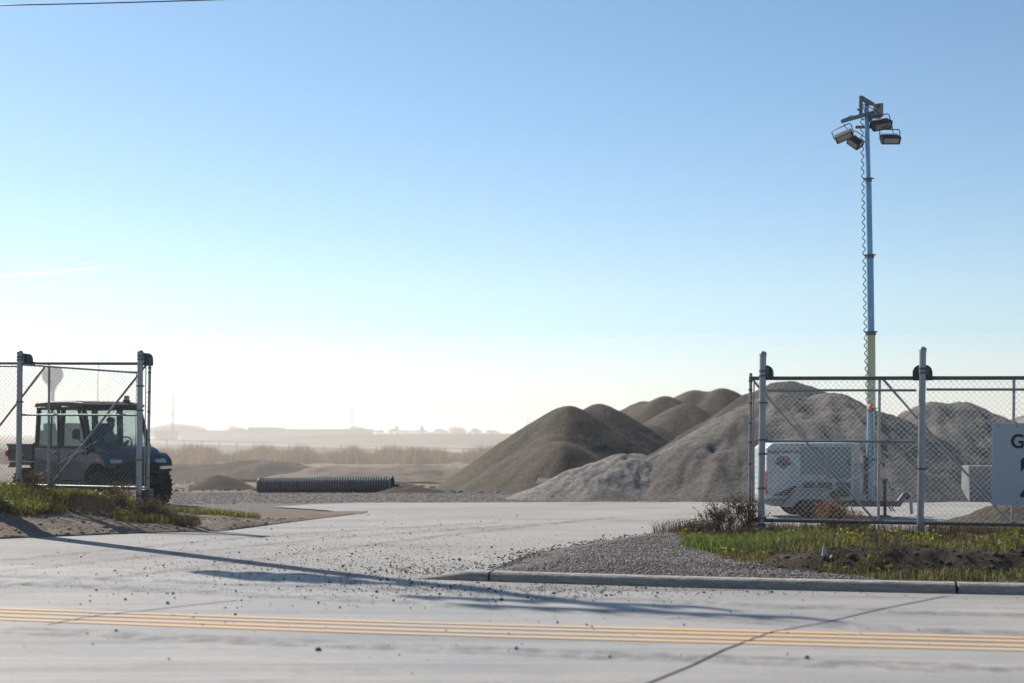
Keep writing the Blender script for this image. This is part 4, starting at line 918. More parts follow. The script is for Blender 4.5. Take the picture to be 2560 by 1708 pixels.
# tipping bed
bd = MB(); bd.box((-1.5, 0, .82), (.98, 1.38, .05))
for s in (-1, 1): bd.box((-1.5, s*.69, .98), (.98, .04, .32)).box((-1.5, s*.715, 1.12), (1.0, .05, .05))
bd.box((-1.03, 0, .99), (.04, 1.38, .34)); bed = bd.build('cargo_bed', M['utvdark'], UT, bevel=.008)
MB().box((-2.0, 0, .97), (.045, 1.40, .33)).box((-2.02, 0, 1.1), (.03, 1.2, .05)).build('tailgate', M['utvdark'], UT, bevel=.01)
for s in (-1, 1):
    MB().box((-2.0, s*.735, .95), (.07, .04, .12)).build('tail_light', M['red'], UT, bevel=.006)
    MB().box((-1.4, s*.715, .93), (.11, .012, .04)).build('reflector', M['orange'], bed)
    MB().path([(.30, s*.712, .905), (.36, s*.713, .945), (.42, s*.712, .905), (.47, s*.713, .94), (.53, s*.712, .90), (.60, s*.713, .925)], .02, n=5).build('decal', mat('red_decal', (.45, .07, .05), .5), UT, smooth=60)
# bumper bar and winch plate
bp = MB()
for s in (-1, 1): bp.path([(1.58, s*.32, .48), (1.74, s*.34, .52), (1.80, s*.34, .62), (1.76, s*.34, .78)], .025, n=8)
bp.path([(1.77, -.58, .64), (1.80, -.34, .62), (1.80, .34, .62), (1.77, .62, .66)], .028, n=8).tube((1.76, -.34, .78), (1.76, .34, .78), .025, n=8).box((1.76, 0, .69), (.02, .5, .13))
bp.build('bumper', M['utvdark'], UT, smooth=50)
# seats, wheel, whip aerial
for x in (.12, -.72):
    for y in (-.33, .33):
        st = MB(); st.box((x, y, .74), (.46, .5, .13)); st.box((x - .25, y, 1.08), (.11, .48, .66), Matrix.Rotation(-.16, 3, 'Y')); st.box((x - .31, y, 1.46), (.08, .26, .18), Matrix.Rotation(-.16, 3, 'Y')); st.build('seat', M['utvdark'], UT, bevel=.03)
MB().path([(.60 + .07*math.sin(t), .33 + .17*math.cos(t), 1.13 + .15*math.sin(t)) for t in np.linspace(0, 2*math.pi, 22)[:-1]], .014, closed=True).tube((.60, .33, 1.13), (.85, .33, 1.0), .02).build('steering_wheel', M['blackpl'], UT, smooth=60)
up_('dashboard', [(.72, .90), (.74, 1.06), (.99, 1.08), (.99, .9)], -.6, .6, M['utvdark'])
MB().path([(-.30, .30, 1.95), (-.31, .31, 2.4), (-.33, .35, 3.0)], [.006, .005, .003], n=5).build('aerial', M['cable'], UT, smooth=180)

# driver, seated, hands on the wheel (one skinned body)
def skin_body(name, joints, bones, m, parent, sub=2):
    me = bpy.data.meshes.new(name); me.from_pydata([j[:3] for j in joints], bones, [])
    o = bpy.data.objects.new(name, me); C.objects.link(o)
    mod = o.modifiers.new('skin', 'SKIN'); mod.use_smooth_shade = True
    lay = me.skin_vertices[0] if me.skin_vertices else None
    if lay is None:
        bm = bmesh.new(); bm.from_mesh(me); bm.verts.layers.skin.verify(); bm.to_mesh(me); bm.free(); lay = me.skin_vertices[0]
    for i, j in enumerate(joints): lay.data[i].radius = (j[3], j[4] if len(j) > 4 else j[3]); lay.data[i].use_root = (i == 0)
    s = o.modifiers.new('sub', 'SUBSURF'); s.levels = s.render_levels = sub
    dg = bpy.context.evaluated_depsgraph_get(); me2 = bpy.data.meshes.new_from_object(o.evaluated_get(dg)); C.objects.unlink(o); bpy.data.objects.remove(o)
    me2.materials.clear(); me2.materials.append(m); me2.shade_smooth()
    o2 = bpy.data.objects.new(name, me2); C.objects.link(o2)
    if parent is not None: o2.parent = parent
    return o2
W_ = wm(UT); dl = W_ @ Vector((.08, .33, .80))
J = [(0, 0, .08, .15, .17), (.0, 0, .26, .13, .16), (.0, 0, .44, .12, .18), (.01, 0, .56, .07, .10), (.03, 0, .64, .052), (.05, 0, .72, .075, .068), (.055, 0, .80, .085, .074), (.05, 0, .87, .06, .055), (.13, 0, .755, .018),
     (0, .19, .50, .062), (.16, .24, .31, .05), (.38, .17, .38, .037), (0, -.19, .50, .062), (.16, -.24, .31, .05), (.38, -.17, .38, .037),
     (.06, .10, .03, .09), (.44, .13, .10, .072), (.52, .13, -.32, .05), (.64, .13, -.34, .04), (.06, -.10, .03, .09), (.44, -.13, .10, .072), (.52, -.13, -.32, .05), (.64, -.13, -.34, .04),
     (.45, .15, .40, .034, .02), (.45, -.15, .40, .034, .02)]
B_ = [(0, 1), (1, 2), (2, 3), (3, 4), (4, 5), (5, 6), (6, 7), (5, 8), (2, 9), (9, 10), (10, 11), (2, 12), (12, 13), (13, 14), (0, 15), (15, 16), (16, 17), (17, 18), (0, 19), (19, 20), (20, 21), (21, 22), (11, 23), (14, 24)]
for s in (1, -1):          # four fingers and a thumb on each hand, closed round the rim
    h = 23 if s > 0 else 24
    for k in range(4):
        z0 = .435 - .018*k; n0 = len(J); y = s*.155
        J += [(.475, y, z0, .0105), (.505, y - s*.01, z0 + .004, .0095), (.512, y - s*.035, z0 + .002, .0085)]; B_ += [(h, n0), (n0, n0+1), (n0+1, n0+2)]
    n0 = len(J); J += [(.455, s*.125, .42, .011), (.485, s*.115, .425, .0095)]; B_ += [(h, n0), (n0, n0+1)]
dr = thing('person', 'driver in dark jacket and bright green vest at the wheel of the utility vehicle', 'person', tuple(dl), R(-43))
skin_body('body', J, B_, M['cloth'], dr)
hp = MB()      # face patch, cap and vest sit on the body
fc = bmesh.new(); bmesh.ops.create_uvsphere(fc, u_segments=20, v_segments=14, radius=1)
for v in fc.verts:
    x, y, z = v.co; x2 = x*.088 + (.012 if x > .8 and abs(z) < .25 else 0); v.co = (.058 + x2, y*.072*(1 - .18*max(0, -z)), .785 + z*.105)
me = bpy.data.meshes.new('head'); fc.to_mesh(me); fc.free(); hd = link('head', me, M['skin'], dr, smooth=180)
MB().lathe([(0, .115), (.05, .105), (.082, .07), (.092, .03), (.094, .02)], Matrix.Translation((.055, 0, .80)), 20).box((.15, 0, .825), (.09, .13, .012)).build('cap', M['hair'], dr, smooth=60)
for s in (-1, 1): MB().lathe([(0, .01), (.009, .004), (.01, 0)], Matrix.Translation((.135, s*.03, .80)) @ Matrix.Rotation(R(90), 4, 'Y'), 8).build('eye', M['black'], hd)
MB().box((.135, 0, .735), (.012, .05, .010)).build('mouth', mat('lip', (.3, .14, .12), .6), hd)
vb = MB(); rows = []
for z, rx_, ry_ in ((.10, .165, .20), (.25, .15, .185), (.40, .145, .20), (.50, .12, .205), (.56, .09, .13)): rows.append([(rx_*math.cos(t) + .005, ry_*math.sin(t), z) for t in np.linspace(0, 2*math.pi, 25)[:-1]])
vb.add([p for r_ in rows for p in r_], [(i*24+k, i*24+(k+1) % 24, (i+1)*24+(k+1) % 24, (i+1)*24+k) for i in range(4) for k in range(24)]); vb.build('vest', M['vest'], dr, smooth=180)
#PART6
# ------------------------------------------------------------------ stockpiles: slumped cones merged into one heap each
def pile(label, cones, m, res=.11, rough=.10, slope=.61, base=None, nscale=1.0, gully=1.0, group='stockpiles of crushed stone in the yard', steps=0):
    """cones: (px, py of apex, Y, rounding)"""
    cs = []
    for px, py, Y, rd in cones:
        p = P(px, py, Y); cs.append((p.x, p.y, p.z, rd))
    g0 = -.06 if base is None else base
    x0 = min(c[0] - (c[2] - g0)/slope for c in cs) - .5; x1 = max(c[0] + (c[2] - g0)/slope for c in cs) + .5
    y0 = min(c[1] - (c[2] - g0)/slope for c in cs) - .5; y1 = max(c[1] + (c[2] - g0)/slope for c in cs) + .5
    xs_ = np.arange(x0, x1, res); ys_ = np.arange(y0, y1, res)
    sd = abs(hash(label)) % 50; sd = sum(map(ord, label)) % 50
    def hf(X, Y):
        H_ = np.full(X.shape, -9.0)
        for cx, cy, cz, rd in cs:
            ang = np.arctan2(Y - cy, X - cx)
            d = np.hypot(X - cx, Y - cy)*(1 + .05*np.sin(3*ang + sd) + .04*np.sin(5*ang + 2*sd))
            h = cz - slope*(np.sqrt(d*d + rd*rd) - rd)
            H_ = np.maximum(H_, h) + .06*np.exp(-np.abs(H_ - h)/.12)*(H_ > -5)
        n1 = fbm(X*.8*nscale + sd, Y*.8*nscale, 4)*2.2*rough + fbm(X*3.2*nscale, Y*3.2*nscale + sd, 3)*.8*rough
        n1 = n1 + .02*fbm(X*9, Y*9, 2)
        gul = np.zeros(X.shape); wsum = np.full(X.shape, 1e-9); top_ = max(c[2] for c in cs)
        for cx, cy, cz, rd in cs:
            an = np.arctan2(Y - cy, X - cx); d = np.hypot(X - cx, Y - cy); h = cz - slope*(np.sqrt(d*d + rd*rd) - rd)
            g_ = (fbm(an*3.2 + sd, d*.35 + cx, 4)*.9 + np.abs(fbm(an*7 + sd, d*.3 + cx, 3))*.8 + .55*fbm(an*20 + sd, d*.5 + cx, 3))*np.clip(d/1.4, 0, 1)
            w_ = np.exp((h - top_)/.16); gul = gul + w_*g_; wsum = wsum + w_
        n1 = n1 + gul/wsum*rough*3.2*gully
        H_ = H_ + n1*np.clip((H_ - g0)/.5, .0, 1)
        if steps: H_ = H_ + steps*(np.abs(fbm(X*1.2 + sd, Y*1.6, 3)) - .08)*2*np.clip((H_ - g0)/.4, 0, 1)
        return H_
    V, Fq = grid(xs_, ys_, hf)
    keep = (V[Fq][:, :, 2] > g0 - .12).any(1)
    V[:, 2] = np.maximum(V[:, 2], g0 - .12)
    Fk = Fq[keep]; u, inv = np.unique(Fk.ravel(), return_inverse=True)
    me_o = npmesh('gravel_pile', V[u], [inv.reshape(-1, 4)], m, smooth=180); return tag(me_o, label, 'gravel pile', group)
pile('large grey stockpile with long straight left slope behind light tower trailer', [(1945, 986, 33.4, .35), (2080, 984, 33.6, .45), (2170, 1024, 34.2, .5), (1850, 1038, 32.3, .25), (1750, 1096, 31.7, .25)], M['pile'], rough=.10, gully=1.1, res=.08)
pile('dark peak of stone rising just above the large heap behind the right gate', [(1972, 949, 39, .35)], M['piledark'], res=.18)
pile('coarse dark stone heap at the foot of the large stockpile beside the gate post', [(1985, 1104, 31.0, .3), (2110, 1130, 30.8, .3)], M['pilecoarse'], rough=.12, base=-.02)
pile('low broken heap of pale screenings with dug steps in front of the far cones', [(1592, 1138, 31.9, .25), (1545, 1143, 31.8, .2), (1495, 1158, 31.5, .2), (1440, 1180, 31.4, .2), (1380, 1212, 31.0, .2), (1310, 1238, 31.2, .3)], M['pilelight'], slope=.56, res=.05, rough=.07, nscale=1.5, base=-.03, steps=.10, gully=1.2)
pile('smooth brown cone of stone with sagging front, leftmost of the stockpiles', [(1422, 1014, 43.2, .4), (1406, 1106, 40.4, .35), (1376, 1094, 41.2, .4)], M['pilefar'], base=-.35, rough=.055, slope=.69, gully=.6)
pile('brown stone cone peeking over right shoulder of the leftmost cone', [(1497, 1009, 48.5, .4)], M['pilefar'], base=-.4, rough=.05, slope=.68, res=.16)
pile('triple-humped brown stockpile in the middle of the far row', [(1664, 991, 59, .45), (1614, 1003, 60, .5), (1716, 1009, 55, .4), (1628, 1062, 52, .35)], M['pilefar'], base=-.5, rough=.05, slope=.66, res=.18)
pile('farthest and tallest brown stockpile with flat saddle left of its peak', [(1806, 969, 70, .5), (1738, 975, 70.5, .6), (1772, 979, 71, .7)], M['pilefar'], base=-.6, rough=.05, slope=.66, res=.22)
pile('tan flat-topped stockpile behind the right gate post and left of the sign', [(2330, 1003, 36.2, .4), (2412, 1009, 36.4, .5), (2268, 1062, 35.2, .5), (2370, 1120, 34.2, .3)], M['pile'], rough=.12)
pile('pale stockpile showing only past the upper edge of the gate sign', [(2600, 1030, 37.5, .5)], M['pilelight'], res=.16)
pile('little cone of dark soil standing alone left of the corrugated pipe', [(547, 1189, 43.5, .25), (585, 1204, 43.3, .2)], M['darkdirt'], base=-.30, rough=.07, slope=.55, group='soil heaps in the yard', res=.08)
pile('long low berm of dark soil in front of the dry grass', [(x, y, 60, 1.2) for x, y in ((400, 1165), (470, 1163), (540, 1163), (610, 1158), (665, 1152), (710, 1158), (770, 1172), (820, 1184))], M['darkdirt'], base=-.62, rough=.10, slope=.40, group='soil heaps in the yard', res=.2)
pile('flat spread of dark clods right of the corrugated pipe', [(1000, 1213, 38.6, .2), (1040, 1220, 38.3, .2), (1075, 1225, 38.4, .2)], M['darkdirt'], base=-.28, rough=.12, slope=.35, res=.07, nscale=2.2, group='soil heaps in the yard')
pile('dark soil patch heaped on the asphalt behind the gate sign', [(2600, 1264, 21.6, .15), (2680, 1256, 21.9, .15), (2520, 1280, 21.3, .15), (2470, 1290, 21.2, .1)], M['darkdirt'], base=.0, rough=.22, slope=.3, res=.06, nscale=2, group='soil heaps in the yard')
pile('grassy rise of brown dirt between the pipe and the leftmost cone', [(x, y, 56, 1.5) for x, y in ((840, 1168), (930, 1166), (1020, 1165), (1110, 1168))], M['bank'], base=-.6, rough=.13, gully=.3, nscale=2.2, slope=.3, group='soil heaps in the yard', res=.2)
p = scatter(2600, -16, 5, 40, 62, lambda x, y: fbm(x*.6, y*.5, 3) > -.02, ground_h)
kind(rocks('dirt_clods', p, np.exp(RNG.normal(math.log(.035), .6, len(p))), M['darkclod']), 'stuff')
# rubble along the foot of the cones
for j, (x, y, s) in enumerate(((1128, 1232, .10), (1150, 1229, .08), (1172, 1236, .12), (1200, 1231, .09), (1215, 1237, .13), (1241, 1232, .10), (1262, 1238, .15), (1283, 1234, .09), (1300, 1240, .11), (1320, 1238, .08), (1106, 1236, .07))):
    p = G(x, y, -.12); q = protos[j % 6].copy(); C.objects.link(q); q.name = 'rubble_stone'; q.location = (p.x, p.y, -.14); q.scale = (s*1.4, s, s); q.rotation_euler = (0, 0, j)
    tag(q, 'grey lump of rubble in the row at the foot of the leftmost brown cone', 'rubble', 'rubble in front of the cones')

# ------------------------------------------------------------------ culvert, barricade, blocks
a = P(649, 1218, 39.2); b_ = P(981, 1213.5, 38.6); L = (b_ - a).length; d = (b_ - a).normalized()
x_ = d.orthogonal().normalized(); y_ = d.cross(x_); r0 = .235; n_c = 52
prof = []
for i in range(n_c*6 + 1): prof.append((r0 + .017*math.cos(2*math.pi*i/6), L*i/(n_c*6)))
prof = [(r0 - .012, 0)] + prof + [(r0 - .012, L)]
Mx = Matrix(((x_.x, y_.x, d.x, a.x), (x_.y, y_.y, d.y, a.y), (x_.z, y_.z, d.z, a.z), (0, 0, 0, 1)))
inner = [(r0 - .02, L), (r0 - .02, 0), (r0 - .012, 0)]
cv = thing('culvert_pipe', 'long corrugated steel culvert pipe lying on the ground in mid yard', 'pipe', (a.x, a.y, a.z - r0))
MB().lathe(prof + inner, Mx, 32).build('barrel', M['culvert'], cv, world=True, smooth=60)
for t in (.012, L - .012): MB().lathe([(r0 + .004, -.02), (r0 + .028, -.018), (r0 + .028, .018), (r0 + .004, .02)], Mx @ Matrix.Translation((0, 0, t)), 32).build('end_band', M['galv'], cv, world=True, smooth=40)
a = P(1341, 1198, 36.5); bw = thing('barricade', 'white board barricade with orange flag half hidden by the low pale heap', 'barricade', (a.x, 36.5, -.2))
bb = MB(); c = [P(1344, 1196, 36.5), P(1400, 1196.5, 36.5), P(1396, 1208, 36.5), P(1339, 1209, 36.5)]
bb.add(c + [p + Vector((0, .04, 0)) for p in c], [(0, 1, 2, 3), (7, 6, 5, 4), (0, 4, 5, 1), (1, 5, 6, 2), (2, 6, 7, 3), (3, 7, 4, 0)]); bb.build('board', M['carwhite'], bw, world=True)
MB().tube(P(1338, 1230, 36.52), P(1341.5, 1192, 36.52), .018, n=8).tube(P(1390, 1230, 36.54), P(1390, 1197, 36.54), .018, n=8).build('post', M['orange'], bw, world=True)
q = P(1341, 1195, 36.5); MB().add([q + Vector((-.02, 0, .05)), q + Vector((.03, .02, .04)), q + Vector((.02, .01, -.07)), q + Vector((-.025, 0, -.08)), q + Vector((0, .03, 0))], [(0, 1, 2, 3), (0, 4, 1), (1, 4, 2), (2, 4, 3), (3, 4, 0)]).build('flag', M['orange'], bw, world=True)
for k, (xa, xb, lab) in enumerate(((2424, 2516, 'pale concrete barrier block ending left of the sign, behind the right gate'), (2518, 2640, 'pale concrete barrier block mostly hidden behind the gate sign'))):
    y0_ = 29.7; a = P(xa, 1160, y0_); b_ = P(xb, 1160, y0_); t = thing('concrete_block', lab, 'concrete block', ((a.x + b_.x)/2, y0_, 0), group='concrete barrier blocks')
    MB().prism([(0, -.05), (0, .20), (.03, .22), (.06, .73), (.54, .73), (.57, .22), (.6, .2), (.6, -.05)], Matrix(((0, 0, 1, 0), (1, 0, 0, y0_), (0, 1, 0, 0), (0, 0, 0, 1))), a.x, b_.x).build('body', M['concrete'], t, world=True, bevel=.02)
    MB().path([((a.x + b_.x)/2 - .12, y0_ + .3, .72), ((a.x + b_.x)/2 - .1, y0_ + .3, .78), ((a.x + b_.x)/2 + .1, y0_ + .3, .78), ((a.x + b_.x)/2 + .12, y0_ + .3, .72)], .012).build('lifting_loop', M['galvdark'], t, world=True)

# ------------------------------------------------------------------ weeds by the right gate, dry grass band
def weed(label, x, y, z, hgt, n, spread, m, leafm, sd):
    rnd = random.Random(sd); t = thing('weed', label, 'weed', (x, y, z)); b = MB(); lp = []
    for k in range(n):
        az = rnd.uniform(0, 6.28); ln = rnd.uniform(.1, 1)*spread; h = hgt*rnd.uniform(.55, 1)*(1 - .25*ln/spread)
        p0 = Vector((x + rnd.uniform(-.06, .06), y + rnd.uniform(-.06, .06), z - .03)); p1 = p0 + Vector((math.cos(az)*ln*.35, math.sin(az)*ln*.35, h*.5)); p2 = p0 + Vector((math.cos(az)*ln, math.sin(az)*ln, h))
        b.path([p0, p1, p2], [.004, .003, .0015], n=3)
        for j in range(rnd.randint(6, 10)):
            f = rnd.uniform(.3, .95); q = p1.lerp(p2, f) if f > .5 else p0.lerp(p1, f*2); e = q + Vector((rnd.uniform(-.1, .1), rnd.uniform(-.1, .1), rnd.uniform(.04, .14)))
            b.path([q, e], .0016, n=3); lp += [q.lerp(e, u) for u in (rnd.random(), rnd.random(), rnd.random(), 1, .9)]
        lp += [p1.lerp(p2, u) for u in (.5, .6, .7, .8, .85, .9, .95, 1)]
    b.build('stem', M['drydark'], t, world=True, smooth=0)
    pos = np.array([tuple(p - Vector((x, y, z))) for p in lp]); pos += RNG.normal(0, .012, pos.shape)
    leaves('foliage', pos, RNG.uniform(.012, .034, len(pos)), leafm, t, .0); return t
def gz(x, y): return float(right_h(np.array([x]), np.array([y]))[0])
for lab, px, py, hg, n, sp_, lm, sd in (('tall dead weed with a spiky seed head left of the right gate', 1824, 1322, .62, 20, .28, 'drydark', 1), ('bushy dark dead weed left of the gate end post', 1785, 1326, .40, 26, .30, 'drydark', 2), ('dead weed crowding the foot of the gate end post', 1872, 1325, .48, 26, .22, 'drydark', 3), ('low sprawling dead weed at the tip of the right verge', 1752, 1330, .20, 18, .34, 'drydark', 4), ('rust brown bushy weed under the gate in front of trailer wheel', 2080, 1322, .42, 60, .32, 'rust', 5), ('small rust brown weed between trailer wheel and gate brace', 2125, 1318, .30, 34, .26, 'rust', 6)):
    p = G(px, py, .12); weed(lab, p.x, p.y, gz(p.x, p.y), hg, n, sp_, M['drydark'], M[lm], sd)
for lab, px, py, hg, n, sp_, sd in (('dry curled weed against the left gate below the vehicle hood', 305, 1240, .40, 22, .3, 11), ('dry bristly weed at the foot of the left gate end post', 375, 1258, .22, 18, .28, 12), ('dry weed tuft near the far left post, in front of rear wheel', 88, 1226, .35, 20, .22, 13)):
    q = LP.at(px, py); zz = float(left_h(np.array([q.x]), np.array([q.y]))[0]); weed(lab, q.x, q.y - .1, zz, hg, n, sp_, M['dry'], M['dry'], sd)
n = 26000; x = RNG.uniform(-34, -1.0, n); y = RNG.uniform(92, 101, n); k = (vnoise(x*.8, y*.3) > .30); x, y = x[k], y[k]
h = .3 + 1.2*vnoise(x*.8 + 40, y*.25) + RNG.uniform(-.2, .2, len(x)); pos = np.stack([x, y, ground_h(x, y) - .05], -1)
kind(blades('dry_grass_band', pos, h, RNG.uniform(.02, .05, len(x)), M['dry'], .35), 'stuff')
x = RNG.uniform(-25, 3, 9000); y = RNG.uniform(52, 90, 9000); k = fbm(x*.25, y*.18, 3) > .08; x, y = x[k], y[k]
kind(blades('dry_tussocks', np.stack([x, y, ground_h(x, y) - .02], -1), RNG.uniform(.1, .35, len(x)), RNG.uniform(.015, .04, len(x)), M['dry'], .6), 'stuff')

# ------------------------------------------------------------------ far ground: pale lot, road bank, fence, buildings, trees, cars
def sheet(name, pts, z, m):
    bm = bmesh.new(); bm.faces.new([bm.verts.new((p.x, p.y, z)) for p in pts]); me = bpy.data.meshes.new(name); bm.to_mesh(me); bm.free(); return kind(link(name, me, m, smooth=0), 'structure')
sheet('gravel_lot', [G(300, 1102, -.45), G(430, 1101, -.45), G(900, 1111, -.45), G(1400, 1119, -.45), G(1400, 1138, -.45), G(1250, 1137, -.45), G(900, 1121, -.45), G(600, 1113, -.45), G(300, 1109, -.45)], -.45, M['palelot'])
bk = MB(); zt = 1.5                      # long bank carrying the car park
pr = [(296, -.7), (303, .3), (312, zt - .15), (318, zt), (700, zt), (700, -.7)]
Mb = Matrix(((0, 0, 1, 0), (1, 0, 0, 0), (0, 1, 0, 0), (0, 0, 0, 1)))
ex_ = np.concatenate([np.linspace(-110, 0, 40), [60, 120]]); ey_ = np.array([p[0] for p in pr[:-1]]); ez_ = np.array([p[1] for p in pr[:-1]])
def bank_h(X, Y): t_ = sm(-105, -20, X); return -.8 + (np.interp(Y, ey_, ez_) + .8)*t_ + .15*fbm(X*.15, Y*.15, 3)*(Y < 314)
V, Fq = grid(ex_, np.concatenate([np.linspace(296, 320, 14), [500, 700]]), bank_h); kind(npmesh('embankment', V, [Fq], M['bank'], smooth=180), 'structure')
ff = thing('far_fence', 'thin dark chain link fence crossing in front of the pale far lot', 'fence', (P(800, 1110, 120).x, 120, -.5))
n_p = 26; tops = []
for i in range(n_p):
    f = i/(n_p - 1); px = 330 + (1420 - 330)*f; Y = 150 - 30*f; t_ = P(px, 1098 + 31*f, Y); tops.append(t_)
    MB().tube((t_.x, t_.y, -.7), t_, .035, n=6).build('post', M['galvdark'], ff, world=True)
MB().path(tops, .03, n=4).path([t_ - Vector((0, 0, .5)) for t_ in tops], .012, n=3).build('rail', M['galvdark'], ff, world=True)
def building(label, px0, px1, ytop, ybot, Y, dep, m, extras=()):
    a = P(px0, ytop, Y); b_ = P(px1, ybot, Y); t = thing('building', label, 'building', ((a.x + b_.x)/2, Y, b_.z), group='low grey buildings on the horizon')
    MB().box(((a.x + b_.x)/2, Y + dep/2, (a.z + b_.z)/2 - .5), (b_.x - a.x, dep, a.z - b_.z + 1)).build('wall', m, t, world=True)
    MB().box(((a.x + b_.x)/2, Y + dep/2, a.z + .1), (b_.x - a.x + .5, dep + .5, .3)).build('roof', M['bldgd'], t, world=True)
    for nm, xa, ya, xb, yb in extras:
        p = P(xa, ya, Y); q = P(xb, yb, Y); MB().box(((p.x + q.x)/2, Y - .05, (p.z + q.z)/2), (q.x - p.x, .2, p.z - q.z)).build(nm, M['bldgd'], t, world=True)
building('long low grey building left of the taller block on the horizon', 455, 618, 1078, 1098, 500, 40, M['bldg'], (('door', 520, 1088, 526, 1098), ('window', 560, 1083, 575, 1088)))
building('taller grey block in the middle of the far buildings', 620, 668, 1070, 1099, 496, 40, M['bldgd'], (('door', 636, 1087, 644, 1099),))
building('long grey warehouse right of the taller block', 668.5, 852, 1074.5, 1100, 500, 45, M['bldg'], (('door', 690, 1086, 704, 1100), ('door', 812, 1084, 818, 1100)))
building('dark end bay closing the right of the long warehouse', 853, 905, 1074, 1100, 497, 40, M['bldgd'], (('door', 868, 1086, 880, 1100),))
building('pale small shed at the left foot of the far tree row', 388, 417, 1080, 1098, 420, 14, M['concrete'], (('door', 396, 1086, 408, 1098),))
def tree(label, px, base_y, top_y, Y, w, m, sd, name='bare_tree', cone=False):
    rnd = np.random.default_rng(sd); b0 = P(px, base_y, Y); t1 = P(px, top_y, Y); Ht = t1.z - b0.z; t = thing(name, label, 'tree', tuple(b0), group='bare trees on the horizon')
    tr = MB(); tr.path([b0 - Vector((0, 0, .5)), b0 + Vector((.1, 0, Ht*.45)), b0 + Vector((0, 0, Ht*.95))], [Ht*.03, Ht*.02, Ht*.006], n=6)
    for k in range(14):
        z = rnd.uniform(.15, .8)*Ht; az = rnd.uniform(0, 6.28); l = w*rnd.uniform(.25, .5)
        tr.path([b0 + Vector((0, 0, z)), b0 + Vector((math.cos(az)*l, math.sin(az)*l, z + Ht*.22))], [Ht*.012, Ht*.004], n=4)
    tr.build('trunk', M['bark'], t, world=True)
    n = 1500; q = rnd.normal(size=(n, 3)); q /= np.linalg.norm(q, axis=1)[:, None]; q *= rnd.random((n, 1))**.4
    if cone: z = rnd.random(n); q = np.stack([q[:, 0]*(1 - z)*w/2, q[:, 1]*(1 - z)*w/2, Ht*(.08 + .92*z)], -1)
    else: q = q*np.array([w/2, w/2, Ht*.45])*(1 + .5*fbm(q[:, 0]*2 + sd, q[:, 2]*2, 3))[:, None] + np.array([0, 0, Ht*.58])
    leaves('crown', q, rnd.uniform(.2, .6, n)*max(1, Ht/8), m, t, .0)
for k, (px, ty, w) in enumerate(((388, 1068, 5), (404, 1064, 5), (420, 1059, 7), (437, 1058, 7), (452, 1061, 6), (466, 1062, 6), (480, 1064, 6), (494, 1066, 5), (507, 1069, 5), (582, 1067, 5), (597, 1068, 5), (608, 1072, 4))):
    tree(('bare brown tree in the far row left of the grey buildings', 'small bare tree rising behind the low grey building roof')[k > 8], px, 1099, ty, 540, w, M['twig'], 40 + k)
for k, (px, ty, w) in enumerate(((886, 1066, 6), (902, 1068, 6), (1138, 1067, 8), (1152, 1070, 6), (1310, 1080, 8))): tree(('bare tree at the right end of the grey warehouse', 'round bare tree behind the parked cars', 'low bare tree at the edge of the leftmost cone')[(k > 1) + (k > 3)], px, 1090, ty, 720, w, M['twig'], 70 + k)
for k, px in enumerate((992, 1055)): tree('dark pointed evergreen among the parked cars on the bank', px, 1083, 1065.5, 600, 3.4, M['ever'], 80 + k, 'evergreen_tree', True)
# parked cars along the bank
def car(m, van=0):
    t = thing('parked_car', 'car', 'car'); L_ = 4.6; hr = 1.45 + .5*van
    body = [(-L_/2, .35), (-L_/2, .85), (-L_*.42, 1.0 if not van else hr - .1), (-L_*.3, 1.0), (L_*.2, .98), (L_*.46, .85), (L_/2, .6), (L_/2, .35)]
    MB().prism([(-L_/2, .3), (-L_/2, .9), (L_*.2, .98), (L_*.46, .85), (L_/2, .6), (L_/2, .3)], UXZ, -.9, .9).build('body', m, t, bevel=.08)
    MB().prism([(-L_*.46, .9), (-L_*.40, hr - .05), (-L_*.30, hr), (L_*.06, hr), (L_*.22, .95)], UXZ, -.78, .78).build('cabin', M['carglass'], t, bevel=.05)
    MB().prism([(-L_*.38, hr - .01), (-L_*.30, hr + .05), (L_*.05, hr + .05), (L_*.08, hr - .01)], UXZ, -.74, .74).build('roof', m, t, bevel=.03)
    for x in (-1.4, 1.4):
        for y in (-.82, .82): MB().lathe([(0, -.1), (.32, -.1), (.32, .1), (0, .1)], Matrix.Translation((x, y, .32)) @ Matrix.Rotation(R(90), 4, 'X'), 14).build('wheel', M['rubber'], t)
    return t
cp_ = [car(M['carwhite']), car(M['cardark']), car(M['carsilver'], 1)]; used = set()
lab3 = ('car with sun glint painted as white, parked on the far bank above the dry grass', 'dark car parked on the far bank above the dry grass', 'silver van parked on the far bank above the dry grass')
for k, (px, ci) in enumerate(((914, 0), (938, 0), (953, 1), (972, 0), (986, 2), (1005, 0), (1026, 0), (1040, 0), (1064, 0), (1093, 2), (1110, 1), (1126, 0), (1150, 1), (1184, 2), (1200, 0), (1222, 1), (1236, 1))):
    o = cp_[ci] if ci not in used else copy_tree(cp_[ci]); used.add(ci); Y = 560 + (k*37 % 60); q = P(px, 1080, Y); o.location = (q.x, Y, zt); o.rotation_euler = (0, 0, R((20, 160, -70, 100)[k % 4])); tag(o, lab3[ci], 'car', 'cars parked on the far bank')
